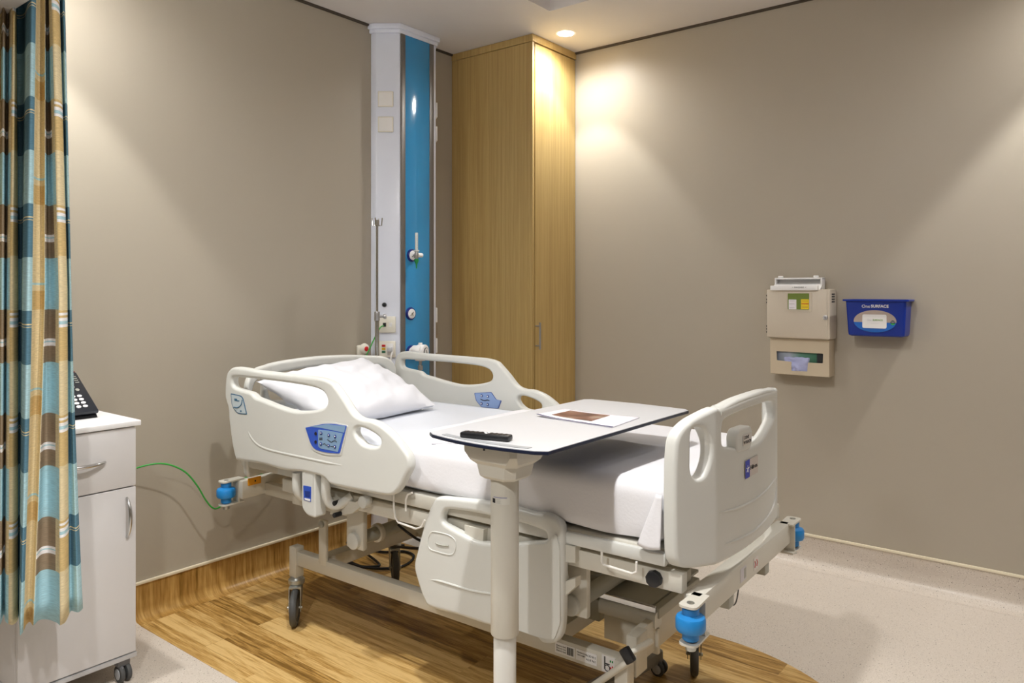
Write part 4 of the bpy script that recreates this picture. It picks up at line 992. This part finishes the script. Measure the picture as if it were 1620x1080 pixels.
# column
prof = lambda r, z0, z1: MB().cyl((tcx, tcy, z0), (tcx, tcy, z1), r, 40, .003)
mk('column', prof(.0385, .46, .889), FRAME, root)
mk('inner_column', prof(.031, .06, .47), mat('column_light', '#dcdbd5', .3), root)
b = bmesh.new()
def ringp(hx_, hy_, z, ch): return [V((tcx+a, tcy+c, z)) for a, c in ((hx_-ch, -hy_), (hx_, -hy_+ch), (hx_, hy_-ch), (hx_-ch, hy_), (-hx_+ch, hy_), (-hx_, hy_-ch), (-hx_, -hy_+ch), (-hx_+ch, -hy_))]
rings = [ringp(.046, .052, .888, .02), ringp(.056, .064, .897, .022), ringp(.060, .070, .928, .022), ringp(.072, .084, .940, .022), ringp(.078, .092, .962, .014), ringp(.078, .092, TZ-.0105, .014)]
vr = [[b.verts.new(p) for p in r] for r in rings]
for a, c in zip(vr, vr[1:]):
    for i in range(8): b.faces.new((a[i], a[(i+1) % 8], c[(i+1) % 8], c[i]))
b.faces.new(vr[0][::-1]); b.faces.new(vr[-1])
m = MB(); m.b.free(); m.b = b; hb = mk('head_block', m, FRAME, root, ang=25)
x_ = tcx-.0785
m = MB(); m.tube([(x_-.006, tcy+.06, .982), (x_-.006, tcy+.01, .982)], .0022, 8); m.tube([(x_-.006, tcy+.058, .982), (x_+.005, tcy+.058, .982)], .002, 8); mk('release_lever', m, CHROME, hb)
m = MB(); m.box((x_-.002, tcy+.005, .972), (x_+.003, tcy+.010, .99)); m.box((x_-.002, tcy+.055, .985), (x_+.003, tcy+.06, .99)); mk('lever_slot', m, INK, hb)
# sticker on column
a1 = math.atan2(-tcy, -tcx)
def arcpatch(z0, z1, t0, t1, r):
    m = MB(); n = 8; lo = []; hi = []
    for i in range(n+1):
        t = a1+t0+(t1-t0)*i/n; lo.append((tcx+r*math.cos(t), tcy+r*math.sin(t), z0)); hi.append((tcx+r*math.cos(t), tcy+r*math.sin(t), z1))
    v = m.add(lo+hi, [(i, i+1, n+2+i, n+1+i) for i in range(n)]); return m
colm = [o for o in root.children if o.name.startswith('column')][0]
mk('maker_label', arcpatch(.822, .842, -.95, .35, .0389), mat('label_cream', '#d5d4cc', .35), colm)
mk('label_line', arcpatch(.840, .8415, -.9, .15, .0392), mat('violet_line', '#6a6aa8', .4), colm)
mk('label_emblem', arcpatch(.825, .837, -1.0, -.72, .0392), INK, colm)
for i in range(3): mk('label_line', arcpatch(.826+i*.0045, .827+i*.0045, -.6, -.3, .0392), FRAMED, colm)
# base
m = MB()
m.box((tcx-.05, 1.02, .035), (tcx+.05, 1.52, .075), .012); mk('base_bar', m, FRAME, root)
def leg(a, c, z0=.045, z1=.085):
    a = V(a); c = V(c); d = (c-a).normalized(); n = V((-d.y, d.x)); w0, w1 = .04, .022
    pts = rpoly([a-n*w0, c-n*w1, c+n*w1, a+n*w0], [.005, .02, .02, .005]); m = MB(); m.prism(pts, z0, z1, bev=.004); mk('base_leg', m, mat('table_leg_grey', '#8f8d86', .45), root)
def tcast(x, y):
    m = MB(); m.box((x-.018, y-.01, .028), (x+.018, y+.022, .06), .006); ca = mk('castor', m, mat('castor_housing', '#77777a', .4), root)
    for s_ in (-1, 1):
        yy = y; xx = x+s_*.013
        m = MB(); m.cyl((xx-.008, yy, .027), (xx+.008, yy, .027), .0265, 28, .004); wh = mk('wheel', m, RUBBER, ca)
        m = MB(); m.cyl((xx+s_*.0075, yy, .027), (xx+s_*.0095, yy, .027), .017, 24, .001); mk('hub', m, mat('hub_grey', '#b9bcc0', .4), wh)
leg((tcx+.02, 1.40), (2.50, 1.275)); leg((tcx+.02, 1.10), (2.02, 1.03))
tcast(2.475, 1.265); tcast(2.0, 1.03); tcast(tcx, 1.49); tcast(tcx, 1.05)
# ------------------------------------------------------------------ things on the table
def zq(px, py, z): return atZ(px, py, z)
# leaflet
A, B_, Cc, D = zq(848, 658, TZ+.002), zq(968, 676, TZ+.002), zq(1012, 660, TZ+.002), zq(893, 648, TZ+.002)
def paper(A, B_, Cc, D, z, lift, name, mt, parent=None, u0=0, u1=1, v0=0, v1=1, off=0):
    m = MB(); g = {}; n = 12
    for i in range(n+1):
        for j in range(n+1):
            u = u0+(u1-u0)*i/n; v = v0+(v1-v0)*j/n; p = A*(1-u)*(1-v)+B_*u*(1-v)+Cc*u*v+D*(1-u)*v
            p.z = TZ+z+lift*max(0, 1-u*2.2)**2*(1-v*.4)+off; g[i, j] = m.b.verts.new(p)
    for i in range(n):
        for j in range(n): m.b.faces.new((g[i, j], g[i+1, j], g[i+1, j+1], g[i, j+1]))
    return mk(name, m, mt, parent, ang=80)
r_ = tag(empty('menu_leaflet', (A+Cc)/2-V((0, 0, .001))), 'white leaflet with a brown printed picture lying on the overbed table', 'leaflet')
pm = paper(A, B_, Cc, D, .0022, .006, 'sheet', PAPER, r_); pm.modifiers.new('t', 'SOLIDIFY').thickness = .0008
pic = mat('print_brown', '#6b4636', .35, var=.3, vscale=18)
nt, b = nodes(pic); tc = [n for n in nt.nodes if n.type == 'TEX_COORD'][0]
nz = nt.nodes.new('ShaderNodeTexNoise'); nz.inputs['Scale'].default_value = 13; nt.links.new(tc.outputs['Object'], nz.inputs['Vector'])
rp = nt.nodes.new('ShaderNodeValToRGB'); nt.links.new(nz.outputs['Fac'], rp.inputs[0]); rp.color_ramp.elements[0].position = .35; rp.color_ramp.elements[0].color = lin('#4c2f24'); rp.color_ramp.elements[1].position = .7; rp.color_ramp.elements[1].color = lin('#a99c8b')
e = rp.color_ramp.elements.new(.55); e.color = lin('#7c5343'); nt.links.new(rp.outputs[0], b.inputs['Base Color'])
paper(A, B_, Cc, D, .0022, .006, 'picture', pic, r_, .12, .66, .22, .9, .0006)
paper(A, B_, Cc, D, .0022, .006, 'border_stripe', mat('print_navy', '#242a63', .35), r_, 0, 1, 0, .06, .0006)
# remote control
a = zq(731, 688, TZ+.008); b_ = zq(808, 695, TZ+.008); ax = (b_-a); ln = ax.length; cen = (a+b_)/2+V((.012, .010, 0)); cen.z = TZ+.0012
root = tag(empty('remote_control', cen), 'slim black remote control lying near the edge of the overbed table', 'remote control')
Mx = basis(cen, (ax.x, ax.y, 0), (-ax.y, ax.x, 0)); print('remote', ln)
m = MB(); m.box((-ln/2, -.016, 0), (ln/2, .016, .015), .004, M=Mx); rb = mk('case', m, BLACK, root)
for i in range(9):
    for j in (-.007, 0, .007):
        m = MB(); u = -ln/2+.015+i*(ln-.03)/8
        if abs(u) < .014: continue
        m.box((u-.003, j-.0022, .015), (u+.003, j+.0022, .0162), .0006, M=Mx); mk('key', m, mat('key_brown', '#3a2f2a', .4), rb)
for u, v in ((-.004, .004), (.006, .006), (.003, -.004)):
    m = MB(); m.lathe([(.0035, .015), (.003, .0168)], Mx @ Matrix.Translation((u, v, 0)), 12); mk('key', m, WHITE, rb)
# ------------------------------------------------------------------ wall boxes
def wbox(x0, y0, y1, z0, z1, bev=.006, xw=W): m = MB(); m.box((x0, y0, z0), (xw-.001, y1, z1), bev); return m
def Yx(px, X): return atX(px, 500, X).y
root = tag(empty('sharps_cabinet', (W-.06, 1.185, 1.155)), 'beige wall cabinet for sharps with a small window and lock', 'dispenser')
m = wbox(3.803, 1.032, 1.339, 1.155, 1.402, .012); hs = mk('housing', m, BEIGE, root)
m = MB(); m.box((3.797, 1.045, 1.16), (3.806, 1.338, 1.400), .004); dd = mk('door', m, BEIGE, root)
def rect(px0, py0, px1, py1, X, x2, mt, name, par, r=.003, n=6):
    a = atX(px0, py0, X); b_ = atX(px1, py1, X); c1 = atX(px1, py0, X); 
    z0, z1 = min((a.z, b_.z)), max((a.z, b_.z))
    pts = rpoly([(a.y, z0), (a.y, z1), (b_.y, z1), (b_.y, z0)], r, n)
    m = MB(); m.extrude_face([V((X, *p)) for p in pts], (x2-X, 0, 0)); return mk(name, m, mt, par, smooth=False)
zs = lambda x, y: (1200+x/10.286, 425+y/10.286)
rect(*zs(425, 385), *zs(865, 705), 3.794, 3.798, BEIGE, 'window_frame', dd, .006)
wn_ = rect(*zs(475, 400), *zs(822, 665), 3.7925, 3.7945, OLIVE, 'window', dd, .003)
rect(*zs(490, 500), *zs(615, 660), 3.7915, 3.7926, PAPER, 'label_card', wn_, .001)
yc_ = rect(*zs(690, 495), *zs(820, 660), 3.7915, 3.7926, mat('label_yellow', '#ecd21f', .45), 'label_card', wn_, .001)
Ms = lambda px, py, X: basis(atX(px, py, X), (0, -1, 0), (0, 0, 1))
text('lettering', 'DANGER', .0085, Ms(*zs(758, 570), 3.7912), RED, yc_, depth=.0003, bold=.0002)
for i, yy in enumerate((520, 605, 625)): rect(*zs(705, yy), *zs(805, yy+8), 3.7910, 3.7916, mat('amber_ink', '#b8892c', .5), 'print_line', yc_, .0001, 1)
for i, yy in enumerate((520, 570, 632)): rect(*zs(500, yy), *zs(585, yy+6), 3.7910, 3.7916, FRAMED, 'print_line', wn_, .0001, 1)
p = atX(*zs(1088, 795), 3.797)
m = MB(); m.cyl(p+V((.001, 0, 0)), p-V((.006, 0, 0)), .0115, 20, .002); lk = mk('lock', m, STEEL, dd)
m = MB(); m.box((p.x-.0066, p.y-.0012, p.z-.006), (p.x-.0058, p.y+.0012, p.z+.006)); mk('keyhole', m, INK, lk)
for i in range(4):
    z = 1.378-i*.0125
    m = MB(); m.box((3.83, 1.0305, z-.003), (3.88, 1.034, z+.003), .001); mk('vent_slot', m, INK, hs)
for z in (1.37, 1.35, 1.335, 1.215, 1.20, 1.185):
    m = MB(); m.box((3.80, 1.338, z-.004), (3.812, 1.342, z+.004), .001); mk('hinge_gap', m, INK, hs)
# open white lid frame on top
root2 = root
ya, yb = Yx(1228, 3.86), Yx(1303, 3.86)
m = MB()
m.box((3.85, yb, 1.402), (3.858, ya, 1.408)); 
for y in (ya-.008, yb): m.box((3.835, y, 1.40), (3.885, y+.008, 1.458), .002)
m.box((3.835, yb, 1.452), (3.885, ya, 1.460), .002)
m.box((3.878, yb, 1.40), (3.885, ya, 1.455), .001)
for y in (ya-.03, yb+.03): m.cyl((3.84, y-.012, 1.464), (3.84, y+.012, 1.464), .006, 12, .001)
mk('inlet_frame', m, WHITE, root)
m = MB(); m.extrude_face([V((3.80, ya+.002, 1.396)), V((3.80, ya+.002, 1.402)), V((3.845, ya+.002, 1.428)), V((3.845, ya+.002, 1.42))], (0, yb-ya-.002, 0))
m.box((3.782, yb+.006, 1.396), (3.800, ya+.004, 1.420), .002); lf = mk('inlet_flap', m, WHITE, root)
text('lettering', '>  DISPOSABLE  <', .009, Ms(1264, 454.5, 3.7814), INK, lf, depth=.0003)
# glove box holder
root = tag(empty('glove_dispenser', (W-.05, 1.186, .975)), 'cream glove box holder fixed under the sharps cabinet', 'dispenser')
X = 3.828
g0 = [(1.043, .972), (1.33, .974), (1.332, 1.153), (1.043, 1.153)]
zg = lambda x, y: (1180+x/4.8, 400+y/4.8)
def gp(x, y): p = atX(*zg(x, y), X); return (p.y, p.z)
hole = rpoly([gp(232, 745), gp(586, 765), gp(584, 838), gp(470, 832), gp(466, 900), gp(345, 895), gp(345, 826), gp(235, 815)], .004)
m = MB(); m.plate(rpoly(g0, .008), [hole], .006, .0012, lambda u, v, w: (X+.003-w, u, v)); mk('front_panel', m, BEIGE2, root, wn=True)
m = MB(); m.box((X+.004, 1.043, .972), (W-.0002, 1.049, 1.153), .001); m.box((X+.004, 1.325, .972), (W-.0002, 1.331, 1.153), .001); m.box((X+.004, 1.049, .972), (W-.0002, 1.325, .978), .001); m.box((X+.004, 1.049, 1.147), (W-.0002, 1.325, 1.153), .001); m.box((W-.008, 1.049, .978), (W-.0002, 1.325, 1.147)); mk('holder', m, BEIGE2, root)
gb_ = tag(empty('glove_box', (W-.05, 1.186, .978)), 'green and white box of gloves inside the cream holder', 'box')
m = MB(); m.box((3.842, 1.06, .980), (3.912, 1.322, 1.140), .002)
gm = mat('glove_carton', '#3a7a5c', .5); nt, b = nodes(gm); tc = [n for n in nt.nodes if n.type == 'TEX_COORD'][0]
sx = nt.nodes.new('ShaderNodeSeparateXYZ'); nt.links.new(tc.outputs['Object'], sx.inputs[0]); rp = nt.nodes.new('ShaderNodeValToRGB')
mr = nt.nodes.new('ShaderNodeMapRange'); nt.links.new(sx.outputs[1], mr.inputs[0]); mr.inputs[1].default_value = -.13; mr.inputs[2].default_value = .13; nt.links.new(mr.outputs[0], rp.inputs[0])
el = rp.color_ramp.elements; el[0].position = 0; el[0].color = lin('#1c1c20'); el[1].position = 1; el[1].color = lin('#68707e')
for p_, c_ in ((.18, '#22262a'), (.2, '#2f6a50'), (.5, '#5c8c76'), (.7, '#a9b3c2')): e = el.new(p_); e.color = lin(c_)
nt.links.new(rp.outputs[0], b.inputs['Base Color']); mk('carton', m, gm, gb_)
def glove():
    def f(p, n): return p+n*(noise.noise(p*45)*.012)
    return f
m = MB(); m.rbox((3.832, 1.14, .985), (3.842, 1.26, 1.06), .004, .005, glove())
mk('glove', m, mat('glove_lilac', '#b8bfea', .5), gb_)
# blue wipes dispenser
root = tag(empty('wipes_dispenser', (W-.06, .83, 1.18)), 'deep blue tapered wipes tub mounted on the right wall', 'dispenser')
def tub():
    b = bmesh.new(); rings = []
    lv = [(1.180, .018, 0), (1.186, .010, .0), (1.20, .008, 0), (1.345, 0, 0), (1.346, -.012, 0), (1.354, -.012, 0)]
    yA, yB = .700, .962; x0 = 3.800
    for z, e, _ in lv:
        pts = rpoly([(x0+e, yA+e), (x0+e, yB-e), (W-.0002, yB-e), (W-.0002, yA+e)], [.014, .014, .001, .001], 5); rings.append([b.verts.new((p.x, p.y, z)) for p in pts])
    # inner
    for z, e in ((1.354, .004), (1.35, .006), (1.2, .014)):
        pts = rpoly([(x0+e, yA+e), (x0+e, yB-e), (W-.005, yB-e), (W-.005, yA+e)], [.012, .012, .001, .001], 5); rings.append([b.verts.new((p.x, p.y, z)) for p in pts])
    n = len(rings[0])
    for a, c in zip(rings, rings[1:]):
        for i in range(n): b.faces.new((a[i], a[(i+1) % n], c[(i+1) % n], c[i]))
    b.faces.new(rings[0][::-1]); b.faces.new(rings[-1]); m = MB(); m.b.free(); m.b = b; return m
hs = mk('tub', tub(), OSBLUE, root)
zd = lambda x, y: (1320+x/10.286, 455+y/10.286)
X = 3.7985
text('lettering', 'One', .0205, Ms(*zd(512, 303), X), WHITE, hs, depth=.0005); text('lettering', 'SURFACE', .0185, Ms(*zd(738, 303), X), WHITE, hs, depth=.0005, bold=.0005)
def ellip(mt, name, x0, half_lo, half_hi, par):
    a = atX(*zd(315, 545), X); b_ = atX(*zd(1010, 545), X); t = atX(*zd(660, 365), X); bt = atX(*zd(660, 725), X)
    cy_, cz_, ry_, rz_ = (a.y+b_.y)/2, (t.z+bt.z)/2, abs(a.y-b_.y)/2, (t.z-bt.z)/2
    pts = [V((x0, cy_+ry_*math.cos(q), cz_+rz_*math.sin(q))) for q in [half_lo+(half_hi-half_lo)*i/30 for i in range(31)]]
    m = MB(); m.extrude_face(pts, (-.0008, 0, 0)); return mk(name, m, mt, par, smooth=False)
X = 3.802
ellip(mat('print_taupe', '#b5a69b', .4), 'printed_oval', X, -.1, PI+.1, hs); ellip(mat('print_blue', '#1667c4', .4), 'printed_oval', X, -PI+.1, -.1, hs)
Xc = 3.799
cap_ = rect(*zd(455, 432), *zd(848, 665), Xc, 3.806, WHITE, 'flip_lid', root, .008)
text('lettering', 'One', .0105, Ms(*zd(565, 525), Xc-.0006), mat('ink_silver', '#c5c8ca', .4), cap_, depth=.0003)
text('lettering', 'SURFACE', .0105, Ms(*zd(705, 527), Xc-.0006), mat('ink_green', '#6b9a35', .4), cap_, depth=.0003, bold=.0002)
for yy, a, b_ in ((560, 560, 760), (580, 590, 720)): rect(*zd(a, yy), *zd(b_, yy+5), Xc-.0008, Xc, mat('ink_silver', '#c5c8ca', .4), 'print_line', cap_, .0001, 1)
p = atX(*zd(952, 570), 3.802); 
m = MB(); m.cyl(p, p-V((.0012, 0, 0)), .0105, 24); bd = mk('badge', m, mat('badge_navy', '#1c2347', .4), hs, smooth=False)
m = MB(); m.extrude_face([p+V((-.0012, .0105*math.cos(q), .0105*math.sin(q))) for q in [PI+.3+(PI-.6)*i/12 for i in range(13)]], (-.0006, 0, 0)); mk('badge_field', m, mat('badge_green', '#35b04a', .4), bd, smooth=False)
text('lettering', 'NEW', .0065, Ms(*zd(952, 560), 3.8002), WHITE, bd, depth=.0003)
# ------------------------------------------------------------------ downlights
def downlight(x, y, z, label, power, size=78, blend=.35, wide=0, col=(1, .985, .965)):
    root = tag(empty('ceiling_downlight', (x, y, z)), label, 'ceiling light', 'recessed ceiling downlights')
    m = MB(); m.lathe([(.042, -.0012), (.058, -.0015), (.058, .0), (.042, .0)], Matrix.Translation((x, y, z)), 40); mk('trim_ring', m, WHITE, root)
    m = MB(); m.lathe([(.044, -.003), (.030, -.0055), (.001, -.006)], Matrix.Translation((x, y, z)), 40); mk('diffuser', m, LAMP, root)
    l = bpy.data.lights.new('spot', 'SPOT'); l.energy = power; l.spot_size = math.radians(size); l.spot_blend = blend; l.shadow_soft_size = .03; l.color = col
    o = bpy.data.objects.new('downlight_beam', l); o.location = (x, y, z-.03); C.objects.link(o)
    if wide:
        l = bpy.data.lights.new('glow', 'SPOT'); l.energy = wide; l.spot_size = math.radians(165); l.spot_blend = .8; l.shadow_soft_size = .045; l.color = col
        o = bpy.data.objects.new('downlight_glow', l); o.location = (x, y, z-.03); C.objects.link(o)
K = 1.0
downlight(3.588, 2.427, H, 'round recessed downlight glowing in front of the wardrobe', 22, wide=20, blend=.28)
downlight(3.588, -.10, H, 'round recessed downlight above the right wall behind the camera', 44, wide=14, blend=.28)
downlight(1.00, 2.80, H, 'round recessed downlight above the bedside cabinet', 42, wide=24, blend=.28)
downlight(1.05, 1.05, H, 'added unseen downlight on the near side of the bed, brightening the curtain and near rail', 34, wide=66)  # added out of view, placed to light curtain and near rail, not the footboard
downlight(2.3, -1.4, H, 'added unseen fill downlight at the rear middle of the room', 12, wide=8)  # unseen lamp added for weak ambient fill
downlight(.1, 1.1, 2.25, 'added unseen downlight under the low bulkhead, brightening the curtain', 16, wide=44)  # added lamp, out of view, to brighten the curtain front
# soft fill: glowing ceiling panel added out of view to raise the ambient
root = tag(empty('fill_panel_light', (1.9, -.7, H)), 'added unseen square fill panel over the rear of the room', 'ceiling light')
m = MB(); m.box((1.6, -1.0, H-.012), (2.2, -.4, H-.001), .003); mk('frame', m, WHITE, root)
m = MB(); m.box((1.63, -.97, H-.014), (2.17, -.43, H-.012)); mk('diffuser', m, mat('fill_panel_diffuser', '#ffffff', .5, emit='#f4f3ff', es=4), root, smooth=False)
# ------------------------------------------------------------------ camera, world
w = bpy.data.worlds.new('world'); bpy.context.scene.world = w; w.use_nodes = True
w.node_tree.nodes['Background'].inputs[0].default_value = (.8, .85, 1, 1); w.node_tree.nodes['Background'].inputs[1].default_value = .3
cam = bpy.data.cameras.new('camera'); co = bpy.data.objects.new('camera', cam); C.objects.link(co)
cam.sensor_width = 36; cam.lens = F/1620*36; cam.shift_y = -(540-HY)/1620; cam.clip_start = .05
co.location = (0, 0, CAMZ); co.rotation_euler = (PI/2, 0, -math.atan2(FW[0], FW[1]))
sc = bpy.context.scene; sc.camera = co
sc.view_settings.view_transform = 'Standard'; sc.view_settings.look = 'None'; sc.view_settings.gamma = 1; sc.view_settings.use_curve_mapping = False
sc.view_settings.exposure = 0.75
sc.cycles.max_bounces = 8; sc.cycles.diffuse_bounces = 5
